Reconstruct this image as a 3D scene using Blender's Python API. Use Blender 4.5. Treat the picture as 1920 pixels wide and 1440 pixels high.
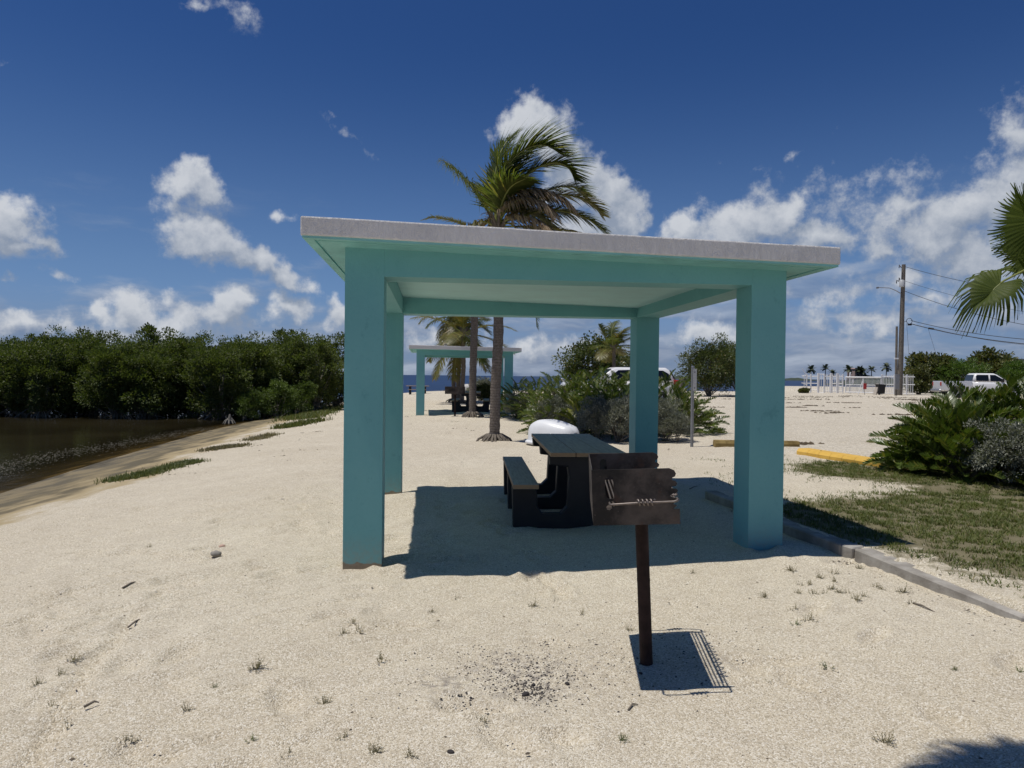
import bpy, bmesh, math, random
import numpy as np
from mathutils import Vector, Matrix

PI = math.pi
SC = bpy.context.scene
COL = SC.collection
for o in list(bpy.data.objects):
    bpy.data.objects.remove(o)

# ------------------------------------------------------------------ camera
FPX, PITCH, ROLL, EYE = 1331.0, -0.0114, 0.0110, 1.5
FW = np.array([0, math.cos(PITCH), math.sin(PITCH)])
_r = np.array([1.0, 0, 0]); _u = np.cross(_r, FW)
RT = math.cos(ROLL) * _r + math.sin(ROLL) * _u
UP = -math.sin(ROLL) * _r + math.cos(ROLL) * _u
cam_data = bpy.data.cameras.new('camera')
cam_data.sensor_width = 36.0
cam_data.lens = FPX / 1920 * 36.0
cam_data.clip_start = 0.05
cam_data.clip_end = 12000
cam = bpy.data.objects.new('camera', cam_data); COL.objects.link(cam)
M = Matrix.Identity(4)
for i in range(3):
    M[i][0] = RT[i]; M[i][1] = UP[i]; M[i][2] = -FW[i]
M[2][3] = EYE
cam.matrix_world = M
SC.camera = cam

SC.view_settings.view_transform = 'Standard'
SC.view_settings.look = 'None'
SC.view_settings.exposure = 0.0
SC.view_settings.gamma = 1.0
SC.view_settings.use_curve_mapping = False
SC.cycles.use_denoising = True
SC.cycles.max_bounces = 8
SC.cycles.diffuse_bounces = 4
SC.cycles.transparent_max_bounces = 8
SC.cycles.caustics_reflective = False
SC.cycles.caustics_refractive = False

def ray(u, v):
    return RT * (u - 960) / FPX - UP * (v - 720) / FPX + FW
def G(u, v, z=0.0):
    d = ray(u, v); t = (z - EYE) / d[2]
    return np.array([0, 0, EYE]) + t * d
def P(u, v, Y):
    d = ray(u, v)
    return np.array([0, 0, EYE]) + Y / d[1] * d
def zat(u, v, Y): return P(u, v, Y)[2]

# ------------------------------------------------------------------ node helpers
def nd(nt, typ, **kw):
    n = nt.nodes.new(typ)
    for k, v in kw.items():
        if k.startswith('_'):
            setattr(n, k[1:], v); continue
        key = int(k[1:]) if k[0] == 'i' and k[1:].isdigit() else k.replace('_', ' ')
        s = n.inputs[key]
        if isinstance(v, bpy.types.NodeSocket): nt.links.new(v, s)
        else: s.default_value = v
    return n
def mth(nt, op, a, b=0.0, c=0.0, clamp=False):
    n = nt.nodes.new('ShaderNodeMath'); n.operation = op; n.use_clamp = clamp
    for i, v in enumerate((a, b, c)):
        if isinstance(v, bpy.types.NodeSocket): nt.links.new(v, n.inputs[i])
        else: n.inputs[i].default_value = v
    return n.outputs[0]
def vmath(nt, op, a, b=(0, 0, 0), out=0):
    n = nt.nodes.new('ShaderNodeVectorMath'); n.operation = op
    for i, v in enumerate((a, b)):
        if isinstance(v, bpy.types.NodeSocket): nt.links.new(v, n.inputs[i])
        else: n.inputs[i].default_value = v
    return n.outputs[out]
def mix(nt, fac, a, b, mode='MIX'):
    n = nt.nodes.new('ShaderNodeMix'); n.data_type = 'RGBA'; n.blend_type = mode
    for i, v in ((0, fac), (6, a), (7, b)):
        if isinstance(v, bpy.types.NodeSocket): nt.links.new(v, n.inputs[i])
        else: n.inputs[i].default_value = v if i == 0 else (tuple(v) + (1,))[:4]
    return n.outputs[2]
def mr(nt, v, a, b, c=0.0, d=1.0, smooth=True):
    n = nt.nodes.new('ShaderNodeMapRange'); n.interpolation_type = 'SMOOTHSTEP' if smooth else 'LINEAR'
    nt.links.new(v, n.inputs[0])
    for i, x in enumerate((a, b, c, d)): n.inputs[i + 1].default_value = x
    return n.outputs[0]

# ------------------------------------------------------------------ sun and sky
SUN = Vector((-0.300, -0.042, 1.0)).normalized()
sun_data = bpy.data.lights.new('sun', 'SUN')
sun_data.energy = 3.75; sun_data.angle = math.radians(0.53); sun_data.color = (1.0, 0.955, 0.88)
sun = bpy.data.objects.new('sun', sun_data); COL.objects.link(sun)
sun.rotation_euler = (-SUN).to_track_quat('-Z', 'Y').to_euler()
sun.location = (0, 0, 60)

world = bpy.data.worlds.new('World'); SC.world = world
world.use_nodes = True
world.cycles.sampling_method = 'MANUAL'; world.cycles.sample_map_resolution = 256
def build_world(nt):
    nt.nodes.clear()
    sky = nt.nodes.new('ShaderNodeTexSky'); sky.sky_type = 'NISHITA'
    sky.sun_disc = False
    sky.sun_elevation = math.asin(SUN.z)
    sky.sun_rotation = math.atan2(SUN.x, SUN.y)
    sky.altitude = 0; sky.air_density = 1.0; sky.dust_density = 0.6; sky.ozone_density = 2.0
    d = nt.nodes.new('ShaderNodeTexCoord').outputs['Generated']
    sp = nd(nt, 'ShaderNodeSeparateXYZ', Vector=d)
    x, y, z = sp.outputs
    zc = mth(nt, 'MAXIMUM', z, 0.0)
    skyc = mix(nt, 1.0, sky.outputs[0], SKY_TINT, 'MULTIPLY')
    yy = mth(nt, 'MAXIMUM', y, 0.05)
    u = mth(nt, 'DIVIDE', x, yy); v = mth(nt, 'DIVIDE', z, yy)
    uv = nd(nt, 'ShaderNodeCombineXYZ', X=u, Y=v).outputs[0]
    front = mr(nt, y, 0.1, 0.3)
    # domain warp shared by both evaluations
    def warp(vec, scale, amt):
        n = nd(nt, 'ShaderNodeTexNoise', Vector=vec, Scale=scale, Detail=3.0, Roughness=0.55)
        w = vmath(nt, 'SUBTRACT', n.outputs['Color'], (0.5, 0.5, 0.5))
        return nd(nt, 'ShaderNodeVectorMath', _operation='SCALE', i0=w, Scale=amt).outputs[0]
    w1 = warp(d, 9.0, 0.11)
    w2 = warp(d, 34.0, 0.035)
    w = vmath(nt, 'ADD', w1, w2)
    wuv = vmath(nt, 'ADD', uv, vmath(nt, 'MULTIPLY', w, (1, 1, 0)))
    def field(off):
        p = vmath(nt, 'ADD', wuv, (off[0], off[1], 0)) if off else wuv
        dd = vmath(nt, 'ADD', d, (off[0], 0, off[1])) if off else d
        F = None
        for (cx, cy, rx, ry, rot, s) in CLOUDS:
            m = nt.nodes.new('ShaderNodeMapping'); m.vector_type = 'TEXTURE'
            if F is None: nt.links.new(p, m.inputs[0])
            else:       # a vanishing dependence on the running value keeps the shader evaluating in sequence
                k = nt.nodes.new('ShaderNodeVectorMath'); k.operation = 'MULTIPLY_ADD'
                nt.links.new(F, k.inputs[0]); k.inputs[1].default_value = (1e-7, 1e-7, 1e-7); nt.links.new(p, k.inputs[2])
                nt.links.new(k.outputs[0], m.inputs[0])
            q = ray(cx, cy); q = q / q[1]
            m.inputs['Location'].default_value = (q[0], q[2], 0)
            m.inputs['Rotation'].default_value = (0, 0, math.radians(rot))
            m.inputs['Scale'].default_value = (rx / FPX, ry / FPX, 1)
            L = vmath(nt, 'LENGTH', m.outputs[0], out=1)
            f = mth(nt, 'MULTIPLY_ADD', L, -s * 0.8, s)
            F = f if F is None else mth(nt, 'SMOOTH_MAX', F, f, 0.12)
        n1 = nd(nt, 'ShaderNodeTexNoise', Vector=dd, Scale=24.0, Detail=8.0, Roughness=0.64).outputs[0]
        n1 = mth(nt, 'SUBTRACT', n1, 0.5)
        return mth(nt, 'MULTIPLY_ADD', n1, 1.25, F)
    D0 = field(None); D1 = field((-0.010, 0.026))
    alpha = mth(nt, 'MULTIPLY', mr(nt, D0, 0.10, 0.52), front)
    lit = mth(nt, 'MULTIPLY_ADD', mth(nt, 'SUBTRACT', D0, D1), 1.4, 0.26, clamp=True)
    thick = mr(nt, D0, 0.1, 0.9)
    # low layered clouds towards the horizon, all the way round
    st = vmath(nt, 'MULTIPLY', d, (1.0, 1.0, 4.6))
    st = vmath(nt, 'ADD', st, vmath(nt, 'MULTIPLY', w1, (0.5, 0.5, 1.3)))
    nl = nd(nt, 'ShaderNodeTexNoise', Vector=st, Scale=5.0, Detail=7.0, Roughness=0.58).outputs[0]
    nl2 = nd(nt, 'ShaderNodeTexNoise', Vector=vmath(nt, 'ADD', st, (-0.01, 0.0, 0.06)), Scale=5.0, Detail=7.0, Roughness=0.58).outputs[0]
    lowm = mr(nt, z, 0.0, 0.27, 1.0, 0.0)
    # coverage threshold rises with elevation
    thr = mth(nt, 'MULTIPLY_ADD', z, 0.80, 0.36)
    la = mth(nt, 'MULTIPLY', mr(nt, mth(nt, 'SUBTRACT', nl, thr), -0.02, 0.16), lowm)
    la = mth(nt, 'MULTIPLY', la, 0.9)
    llit = mth(nt, 'MULTIPLY_ADD', mth(nt, 'SUBTRACT', nl, nl2), 3.2, 0.36, clamp=True)
    lowc = mix(nt, llit, (0.165, 0.215, 0.325), (0.42, 0.475, 0.57))
    # wisps of thin cloud higher up
    hz = mth(nt, 'POWER', mr(nt, z, 0.06, 0.46, 1.0, 0.0, False), 2.25)
    base = mix(nt, hz, skyc, HAZE)
    base = mix(nt, mr(nt, z, 0.0, 0.12, 0.95, 0.0), base, HORIZON)
    col = mix(nt, la, base, lowc)
    cc = mix(nt, lit, (0.255, 0.305, 0.395), (0.655, 0.675, 0.71))
    cc = mix(nt, mth(nt, 'MULTIPLY', thick, 0.25), cc, (0.40, 0.44, 0.50))
    col = mix(nt, mth(nt, 'MULTIPLY', alpha, 0.93), col, cc)
    # below the horizon: the sea haze colour
    col = mix(nt, mr(nt, z, -0.02, 0.0), HORIZON, col)
    bg = nd(nt, 'ShaderNodeBackground', Color=mix(nt, 1.0, col, (1 / SKY_K,) * 3, 'MULTIPLY'), Strength=SKY_K)
    out = nt.nodes.new('ShaderNodeOutputWorld')
    nt.links.new(bg.outputs[0], out.inputs[0])
SKY_K = 0.10
SKY_TINT = (0.0155, 0.0295, 0.0535)
HORIZON = (0.185, 0.255, 0.370)
HAZE = (0.165, 0.285, 0.500)
# centre px, radii px, rotation, strength : direction and angular size of each cumulus
CLOUDS = [
    (10, 425, 95, 62, 0, 0.75), (75, 455, 55, 38, -10, 0.7), (30, 468, 110, 26, 0, 0.7), (20, 395, 60, 36, 0, 0.7),
    (350, 345, 66, 46, 0, .72), (392, 372, 66, 42, -20, .7), (335, 408, 36, 50, 0, .55), (395, 448, 104, 50, -25, .82),
    (470, 505, 90, 38, -22, .75), (525, 535, 62, 22, -12, .7),
    (530, 412, 20, 15, 0, .32), (115, 518, 40, 15, -10, .34), (8, 515, 30, 11, 0, .4),
    (262, 578, 62, 46, 0, .8), (320, 602, 70, 38, 0, .75), (412, 588, 76, 46, 0, .8), (455, 576, 38, 30, 0, .65),
    (535, 590, 48, 30, 0, .65), (636, 592, 44, 42, 0, .75), (190, 588, 36, 26, 0, .6), (60, 605, 90, 28, 0, .6), (250, 622, 360, 26, 0, .6),
    (985, 238, 64, 52, 0, .8), (1055, 262, 62, 60, 0, .85), (1075, 320, 76, 66, 0, .85), (1130, 370, 92, 58, -25, .9),
    (1180, 398, 52, 34, -20, .75), (1120, 425, 110, 40, 0, .7),
    (1285, 425, 66, 40, 0, .7), (1365, 440, 110, 50, 0, .78), (1445, 412, 84, 54, 0, .78), (1500, 390, 38, 34, 0, .6),
    (1530, 440, 100, 52, 0, .75), (1640, 462, 60, 40, 0, .62), (1715, 358, 80, 36, 0, .58), (1800, 385, 140, 62, 0, .7),
    (1895, 330, 100, 84, 0, .62), (1750, 440, 110, 60, 0, .68), (1830, 480, 150, 66, 0, .72), (1900, 245, 80, 56, 30, .45),
    (1700, 500, 90, 34, 0, .55), (1640, 590, 230, 26, 0, .5), (1560, 610, 140, 26, 0, .48),
    (455, 18, 46, 28, -25, .32), (395, 2, 40, 14, 0, .26), (655, 268, 70, 15, -35, .25), (620, 238, 28, 14, -30, .25),
    (10, 112, 26, 10, 0, .2), (1490, 292, 40, 16, 0, .20), (1570, 296, 40, 16, 0, .20),
    (1720, 410, 320, 120, 0, .40), (1450, 500, 260, 60, 0, .34), (1750, 560, 260, 50, 0, .42), (300, 610, 420, 40, 0, .42), (1020, 650, 170, 30, 0, .42), (820, 630, 90, 40, 0, .45), (1330, 620, 80, 40, 0, .55),
]
build_world(world.node_tree)

# ------------------------------------------------------------------ object helpers
def np_mesh(name, V, F, smooth=False, mats=None, midx=None):
    V = np.asarray(V, dtype=np.float32).reshape(-1, 3)
    me = bpy.data.meshes.new(name)
    if isinstance(F, np.ndarray):
        m, k = F.shape
        me.vertices.add(len(V)); me.vertices.foreach_set('co', V.ravel())
        me.loops.add(m * k); me.loops.foreach_set('vertex_index', F.astype(np.int32).ravel())
        me.polygons.add(m); me.polygons.foreach_set('loop_start', np.arange(0, m * k, k, dtype=np.int32))
        me.update(calc_edges=True)
        if smooth: me.polygons.foreach_set('use_smooth', np.ones(m, dtype=bool))
    else:
        me.from_pydata([tuple(map(float, v)) for v in V], [], [tuple(f) for f in F])
        if smooth:
            for p in me.polygons: p.use_smooth = True
    for mm in (mats or []): me.materials.append(mm)
    if midx is not None: me.polygons.foreach_set('material_index', np.asarray(midx, dtype=np.int32))
    me.update()
    return me

def link(name, data, parent=None, loc=None, rot=None):
    o = bpy.data.objects.new(name, data); COL.objects.link(o)
    if parent is not None: o.parent = parent
    if loc is not None: o.location = [float(c) for c in loc]
    if rot is not None: o.rotation_euler = rot
    return o
def tag(o, label=None, cat=None, group=None, kind=None):
    if label: o['label'] = label
    if cat: o['category'] = cat
    if group: o['group'] = group
    if kind: o['kind'] = kind
    return o
def thing(name, label, cat, loc=(0, 0, 0), rotz=0.0, group=None):
    o = link(name, None, loc=loc, rot=(0, 0, rotz))
    o.empty_display_size = 0.2
    return tag(o, label, cat, group)
def copy_tree(o, parent=None):
    c = o.copy(); COL.objects.link(c); c.parent = parent
    for ch in o.children: copy_tree(ch, c)
    return c

class MB:
    """collects shapes into one mesh"""
    def __init__(s): s.v = []; s.f = []; s.sm = []
    def add(s, V, F, smooth=False):
        n = len(s.v); s.v += [tuple(map(float, v)) for v in V]
        s.f += [tuple(int(i) + n for i in f) for f in F]; s.sm += [smooth] * len(F)
        return s
    def box(s, a, b, bev=0.0, M=None):
        x0, y0, z0 = a; x1, y1, z1 = b
        c = bev
        if c <= 0:
            V = [(x, y, z) for z in (z0, z1) for y in (y0, y1) for x in (x0, x1)]
            F = [(0, 2, 3, 1), (4, 5, 7, 6), (0, 1, 5, 4), (2, 6, 7, 3), (0, 4, 6, 2), (1, 3, 7, 5)]
        else:
            bm = bmesh.new(); bmesh.ops.create_cube(bm, size=1)
            for w in bm.verts:
                w.co = Vector(((x0 + x1) / 2 + w.co.x * (x1 - x0), (y0 + y1) / 2 + w.co.y * (y1 - y0), (z0 + z1) / 2 + w.co.z * (z1 - z0)))
            bmesh.ops.bevel(bm, geom=list(bm.edges), offset=c, segments=1, profile=.5, affect='EDGES')
            bm.verts.index_update()
            V = [w.co[:] for w in bm.verts]; F = [[w.index for w in f.verts] for f in bm.faces]; bm.free()
        if M is not None: V = [tuple(M @ Vector(w)) for w in V]
        return s.add(V, F)
    def tube(s, pts, rad, n=8, cap=True, smooth=True):
        pts = [np.array(p, float) for p in pts]
        if not hasattr(rad, '__len__'): rad = [rad] * len(pts)
        V = []; F = []
        prev = None
        for i, p in enumerate(pts):
            t = pts[min(i + 1, len(pts) - 1)] - pts[max(i - 1, 0)]
            t = t / (np.linalg.norm(t) + 1e-9)
            if prev is None:
                a = np.array([0, 0, 1.0]) if abs(t[2]) < .9 else np.array([1.0, 0, 0])
                e1 = np.cross(t, a)
            else:
                e1 = prev - t * (prev @ t)
            e1 = e1 / (np.linalg.norm(e1) + 1e-9); prev = e1; e2 = np.cross(t, e1)
            for k in range(n):
                an = 2 * PI * k / n
                V.append(p + rad[i] * (math.cos(an) * e1 + math.sin(an) * e2))
        for i in range(len(pts) - 1):
            for k in range(n):
                F.append((i * n + k, i * n + (k + 1) % n, (i + 1) * n + (k + 1) % n, (i + 1) * n + k))
        s.add(V, F, smooth)
        if cap:
            s.add(V[:n], [tuple(range(n))[::-1]]); s.add(V[-n:], [tuple(range(n))])
        return s
    def prism(s, outline, h0, h1, axis='y', M=None):
        """outline in the two other axes, extruded along axis"""
        n = len(outline)
        def pt(p, h):
            return {'x': (h, p[0], p[1]), 'y': (p[0], h, p[1]), 'z': (p[0], p[1], h)}[axis]
        V = [pt(p, h0) for p in outline] + [pt(p, h1) for p in outline]
        if M is not None: V = [tuple(M @ Vector(w)) for w in V]
        F = [tuple(range(n))[::-1], tuple(range(n, 2 * n))] + [(i, (i + 1) % n, n + (i + 1) % n, n + i) for i in range(n)]
        return s.add(V, F)
    def mesh(s, name, m=None):
        me = bpy.data.meshes.new(name); me.from_pydata(s.v, [], s.f)
        me.polygons.foreach_set('use_smooth', s.sm)
        if m:
            for k in (m if isinstance(m, (list, tuple)) else [m]): me.materials.append(k)
        bm = bmesh.new(); bm.from_mesh(me); bmesh.ops.recalc_face_normals(bm, faces=bm.faces); bm.to_mesh(me); bm.free()
        me.update(); return me
    def build(s, name, m, parent=None, **k): return link(name, s.mesh(name, m), parent, **k)

# ------------------------------------------------------------------ noise (numpy)
def vnoise(x, y, seed=0):
    xi = np.floor(x).astype(np.int64); yi = np.floor(y).astype(np.int64)
    xf = x - xi; yf = y - yi
    def h(a, b):
        n = (a * 374761393 + b * 668265263 + seed * 974634777) & 0xffffffff
        n = ((n ^ (n >> 13)) * 1274126177) & 0xffffffff
        return ((n ^ (n >> 16)) & 0xffff) / 65535.0
    sx = xf * xf * (3 - 2 * xf); sy = yf * yf * (3 - 2 * yf)
    return (h(xi, yi) * (1 - sx) + h(xi + 1, yi) * sx) * (1 - sy) + (h(xi, yi + 1) * (1 - sx) + h(xi + 1, yi + 1) * sx) * sy
def fbm(x, y, seed=0, o=4):
    s = 0; a = 0.5
    for i in range(o):
        s = s + a * vnoise(x * 2 ** i + 17.3 * i, y * 2 ** i - 9.1 * i, seed + i); a *= .5
    return s
def sst(a, b, x):
    t = np.clip((x - a) / (b - a), 0, 1); return t * t * (3 - 2 * t)

# ------------------------------------------------------------------ terrain height
WATER = -0.5
SHORE = np.array([(-7.9, -30), (-8.0, 4), (-8.14, 8.6), (-8.3, 11.5), (-9.16, 16.06), (-10.5, 25.0), (-10.9, 31.3), (-11.6, 41.6), (-13, 70), (-13, 90)])
KERB = np.array([(2.30, 8.42), (2.41, 7.63), (2.49, 6.45), (2.63, 5.68), (2.70, 5.57), (3.00, 4.13), (3.75, 1.0), (4.6, -3.0)])
def sdist(x, y, L):
    best = np.full(np.shape(x), 1e9); sg = np.ones(np.shape(x))
    for (ax, ay), (bx, by) in zip(L[:-1], L[1:]):
        dx, dy = bx - ax, by - ay
        t = np.clip(((x - ax) * dx + (y - ay) * dy) / (dx * dx + dy * dy), 0, 1)
        px, py = x - ax - t * dx, y - ay - t * dy
        d = np.hypot(px, py); c = dx * py - dy * px
        m = d < best
        best = np.where(m, d, best); sg = np.where(m, np.where(c < 0, 1, -1), sg)
    return best * sg          # positive on the right of the walking direction
def hgt(x, y, micro=True):
    x = np.asarray(x, float); y = np.asarray(y, float)
    ds = sdist(x, y, SHORE)
    h = np.interp(ds, [-14, -4, 0, 1.2, 2.6, 4.5, 6.5, 8.5], [-1.5, -0.95, WATER, -0.40, -0.27, -0.10, -0.02, 0.0])
    # gentle rise to the right, more beyond the kerb
    h = h + 0.075 * sst(0.3, 2.4, x) * sst(-2, 3, y)
    dk = -sdist(x, y, KERB)
    inside = np.where((y < 8.42), sst(0.02, 0.10, dk), sst(0.0, 2.2, x - 2.3 - (y - 8.42) * 0.05) * sst(8.3, 9.2, y))
    h = h + 0.085 * inside
    h = h + 0.06 * sst(20, 28, y) * sst(-5, 0, x)
    # the shore of the open sea
    edge = 69.5 + 0.02 * x + 1.2 * (fbm(x / 6, y * 0 + 3.3, 5) - .5) + 60 * sst(36, 44, x)
    h = np.where(ds > 0, h + (-1.6 - h) * sst(0, 9, y - edge), h)
    h = h + (-2.0 - h) * sst(150, 220, np.abs(x)) + 0
    if micro:
        near = np.clip(1 - (np.hypot(x, y) - 30) / 60, 0, 1)
        dry = sst(0.3, 3.5, ds)
        h = h + near * dry * (0.050 * (fbm(x / 2.4, y / 2.4, 11) - .47) + 0.034 * (fbm(x / .55, y / .55, 21) - .47) + 0.016 * (fbm(x / .19, y / .19, 31, 3) - .45))
        # trodden streaks and old footprints running along the slope on the left
        a = 0.62
        xs = x * math.cos(a) + y * math.sin(a); ys = -x * math.sin(a) + y * math.cos(a)
        lf = sst(0.6, -1.2, x) * near * dry
        h = h + lf * (0.055 * (fbm(xs / 1.3, ys / .26, 41, 3) - .45) + 0.03 * np.abs(fbm(xs / .9, ys / .5, 47, 3) - .47) - 0.020 * np.exp(-((fbm(xs / 1.6, ys / .42, 53, 3) - .46) / .045) ** 2))
    return h
def gz(x, y): return float(hgt(np.array([x]), np.array([y]))[0])
def GT(u, v):
    z = 0.0
    for _ in range(6):
        p = G(u, v, z); z = gz(p[0], p[1])
    return np.array([p[0], p[1], z])

# ------------------------------------------------------------------ materials
MATS = {}
def new_mat(name):
    m = bpy.data.materials.new(name); m.use_nodes = True
    nt = m.node_tree; b = nt.nodes['Principled BSDF']; MATS[name] = m
    return m, nt, b
def setb(nt, b, **k):
    for kk, v in k.items():
        s = b.inputs[kk.replace('_', ' ')]
        if isinstance(v, bpy.types.NodeSocket): nt.links.new(v, s)
        else: s.default_value = v if not isinstance(v, tuple) or len(v) == 4 else v + (1,)
def bump(nt, b, h, strength=.5, dist=.01, chain=None):
    n = nd(nt, 'ShaderNodeBump', Height=h, Strength=strength, Distance=dist)
    if chain is not None: nt.links.new(chain, n.inputs['Normal'])
    nt.links.new(n.outputs[0], b.inputs['Normal']); return n.outputs[0]
def obj_co(nt): return nt.nodes.new('ShaderNodeTexCoord').outputs['Object']
def pos(nt): return nt.nodes.new('ShaderNodeNewGeometry').outputs['Position']
def noise(nt, vec, sc, det=4.0, ro=.55, out=0):
    return nd(nt, 'ShaderNodeTexNoise', Vector=vec, Scale=sc, Detail=det, Roughness=ro).outputs[out]

def simple(name, c, rough=.6, metal=0.0, var=.12, sc=8.0, spec=.5, bmp=0.0, bsc=60.0):
    m, nt, b = new_mat(name); co = obj_co(nt)
    n = noise(nt, co, sc, 5)
    f = mr(nt, n, .3, .7, 1 - var, 1 + var, False)
    cc = nd(nt, 'ShaderNodeCombineXYZ', X=f, Y=f, Z=f).outputs[0]
    setb(nt, b, Base_Color=mix(nt, 1.0, c, cc, 'MULTIPLY'), Roughness=rough, Metallic=metal, Specular_IOR_Level=spec)
    if bmp: bump(nt, b, noise(nt, co, bsc, 4), bmp, .004)
    return m

def make_sand():
    m, nt, b = new_mat('coral_sand'); p = pos(nt)
    wet = nd(nt, 'ShaderNodeAttribute', _attribute_name='wet').outputs['Fac']
    soil = nd(nt, 'ShaderNodeAttribute', _attribute_name='soil').outputs['Fac']
    grav = nd(nt, 'ShaderNodeAttribute', _attribute_name='gravel').outputs['Fac']
    ash = nd(nt, 'ShaderNodeAttribute', _attribute_name='ash').outputs['Fac']
    big = noise(nt, p, .55, 5); mid = noise(nt, p, 5.0, 5)
    v1 = nd(nt, 'ShaderNodeTexVoronoi', Vector=p, Scale=165.0)
    v2 = nd(nt, 'ShaderNodeTexVoronoi', Vector=p, Scale=38.0)
    g1 = nd(nt, 'ShaderNodeSeparateColor', Color=v1.outputs['Color']).outputs[0]
    g2 = nd(nt, 'ShaderNodeSeparateColor', Color=v2.outputs['Color']).outputs[0]
    c = mix(nt, mr(nt, big, .3, .7), (0.545, 0.472, 0.352), (0.62, 0.55, 0.425))
    c = mix(nt, mr(nt, mid, .35, .75, 0, .55), c, (0.47, 0.405, 0.31))
    # single grains: paler shell bits and darker ones
    c = mix(nt, mr(nt, g1, .55, 1.0, 0, .75), c, (0.80, 0.755, 0.66))
    c = mix(nt, mr(nt, g1, .36, .02, 0, .75), c, (0.30, 0.255, 0.185))
    c = mix(nt, mth(nt, 'MULTIPLY', mr(nt, g2, .72, .98), grav), c, (0.70, 0.65, 0.57))
    c = mix(nt, mth(nt, 'MULTIPLY', mr(nt, g2, .30, .05), mth(nt, 'MULTIPLY', grav, .7)), c, (0.30, 0.27, 0.22))
    dk = noise(nt, p, 60.0, 2)
    c = mix(nt, mr(nt, dk, .70, .78, 0, .75), c, (0.13, 0.11, 0.09))
    # soil below the lawn
    sn = noise(nt, p, 9.0, 6)
    sf = mr(nt, mth(nt, 'ADD', soil, mth(nt, 'MULTIPLY_ADD', sn, 1.3, -.65)), .35, .75)
    c = mix(nt, sf, c, mix(nt, sn, (0.13, 0.115, 0.065), (0.24, 0.21, 0.13)))
    # ash by the grill
    c = mix(nt, mth(nt, 'MULTIPLY', ash, mr(nt, noise(nt, p, 22.0, 4), .42, .7)), c, (0.16, 0.14, 0.135))
    # damp algae-stained margin of the pond
    wn = noise(nt, vmath(nt, 'MULTIPLY', p, (1.4, .35, 1)), 2.2, 6)
    wf = mth(nt, 'ADD', wet, mth(nt, 'MULTIPLY', mth(nt, 'MULTIPLY_ADD', wn, .9, -.45), mr(nt, wet, 0.0, .15)))
    c = mix(nt, mr(nt, wf, .06, .28), c, (0.40, 0.32, 0.19))
    c = mix(nt, mr(nt, wf, .26, .56), c, mix(nt, mr(nt, wn, .4, .6), (0.25, 0.20, 0.115), (0.135, 0.115, 0.075)))
    c = mix(nt, mr(nt, wf, .8, 1.0), c, (0.06, 0.05, 0.028))
    setb(nt, b, Base_Color=c, Roughness=mr(nt, wet, .3, .9, .95, .55), Specular_IOR_Level=.2)
    h = mth(nt, 'ADD', mth(nt, 'MULTIPLY', v1.outputs['Distance'], -.60), mth(nt, 'MULTIPLY', noise(nt, p, 30.0, 6, .65), .55))
    h = mth(nt, 'ADD', h, mth(nt, 'MULTIPLY', mth(nt, 'MULTIPLY', v2.outputs['Distance'], -1.2), grav))
    h = mth(nt, 'ADD', h, mth(nt, 'MULTIPLY', noise(nt, p, 4.5, 4), 1.6))
    bump(nt, b, h, .6, .016)
    return m

def make_teal():
    m, nt, b = new_mat('turquoise_paint'); p = pos(nt); co = obj_co(nt)
    n = noise(nt, p, 1.6, 5); n2 = noise(nt, p, 30.0, 4)
    c = mix(nt, mr(nt, n, .3, .7), (0.150, 0.400, 0.425), (0.178, 0.437, 0.455))
    c = mix(nt, mr(nt, n2, .56, .80, 0, .35), c, (0.09, 0.32, 0.35))
    st = noise(nt, vmath(nt, 'MULTIPLY', p, (9, 9, .5)), 1.0, 4)
    c = mix(nt, mr(nt, st, .55, .8, 0, .22), c, (0.17, 0.42, 0.42))
    sc = noise(nt, vmath(nt, 'MULTIPLY', p, (1, 1, .6)), 6.5, 7, .7)
    c = mix(nt, mr(nt, sc, .60, .70, 0, .45), c, (0.085, 0.26, 0.29))
    c = mix(nt, mr(nt, noise(nt, p, 140.0, 2), .72, .78, 0, .5), c, (0.30, 0.44, 0.42))
    # paint worn away to raw concrete right at the foot
    z = nd(nt, 'ShaderNodeSeparateXYZ', Vector=co).outputs[2]
    edge = mth(nt, 'ADD', z, mth(nt, 'MULTIPLY_ADD', noise(nt, p, 11.0, 3), .10, -.05))
    foot = mr(nt, edge, .014, .024, 1, 0)
    c = mix(nt, mth(nt, 'MULTIPLY', mr(nt, edge, .02, .30, 1, 0), mr(nt, n2, .35, .65, .15, .55)), c, (0.27, 0.33, 0.29))
    c = mix(nt, foot, c, mix(nt, n2, (0.20, 0.155, 0.10), (0.34, 0.29, 0.22)))
    setb(nt, b, Base_Color=c, Roughness=.6, Specular_IOR_Level=.35)
    h = mth(nt, 'ADD', noise(nt, p, 34.0, 5, .6), mth(nt, 'MULTIPLY', noise(nt, vmath(nt, 'MULTIPLY', p, (1, 1, .35)), 90.0, 3), .5))
    bump(nt, b, h, .42, .006)
    return m
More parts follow.
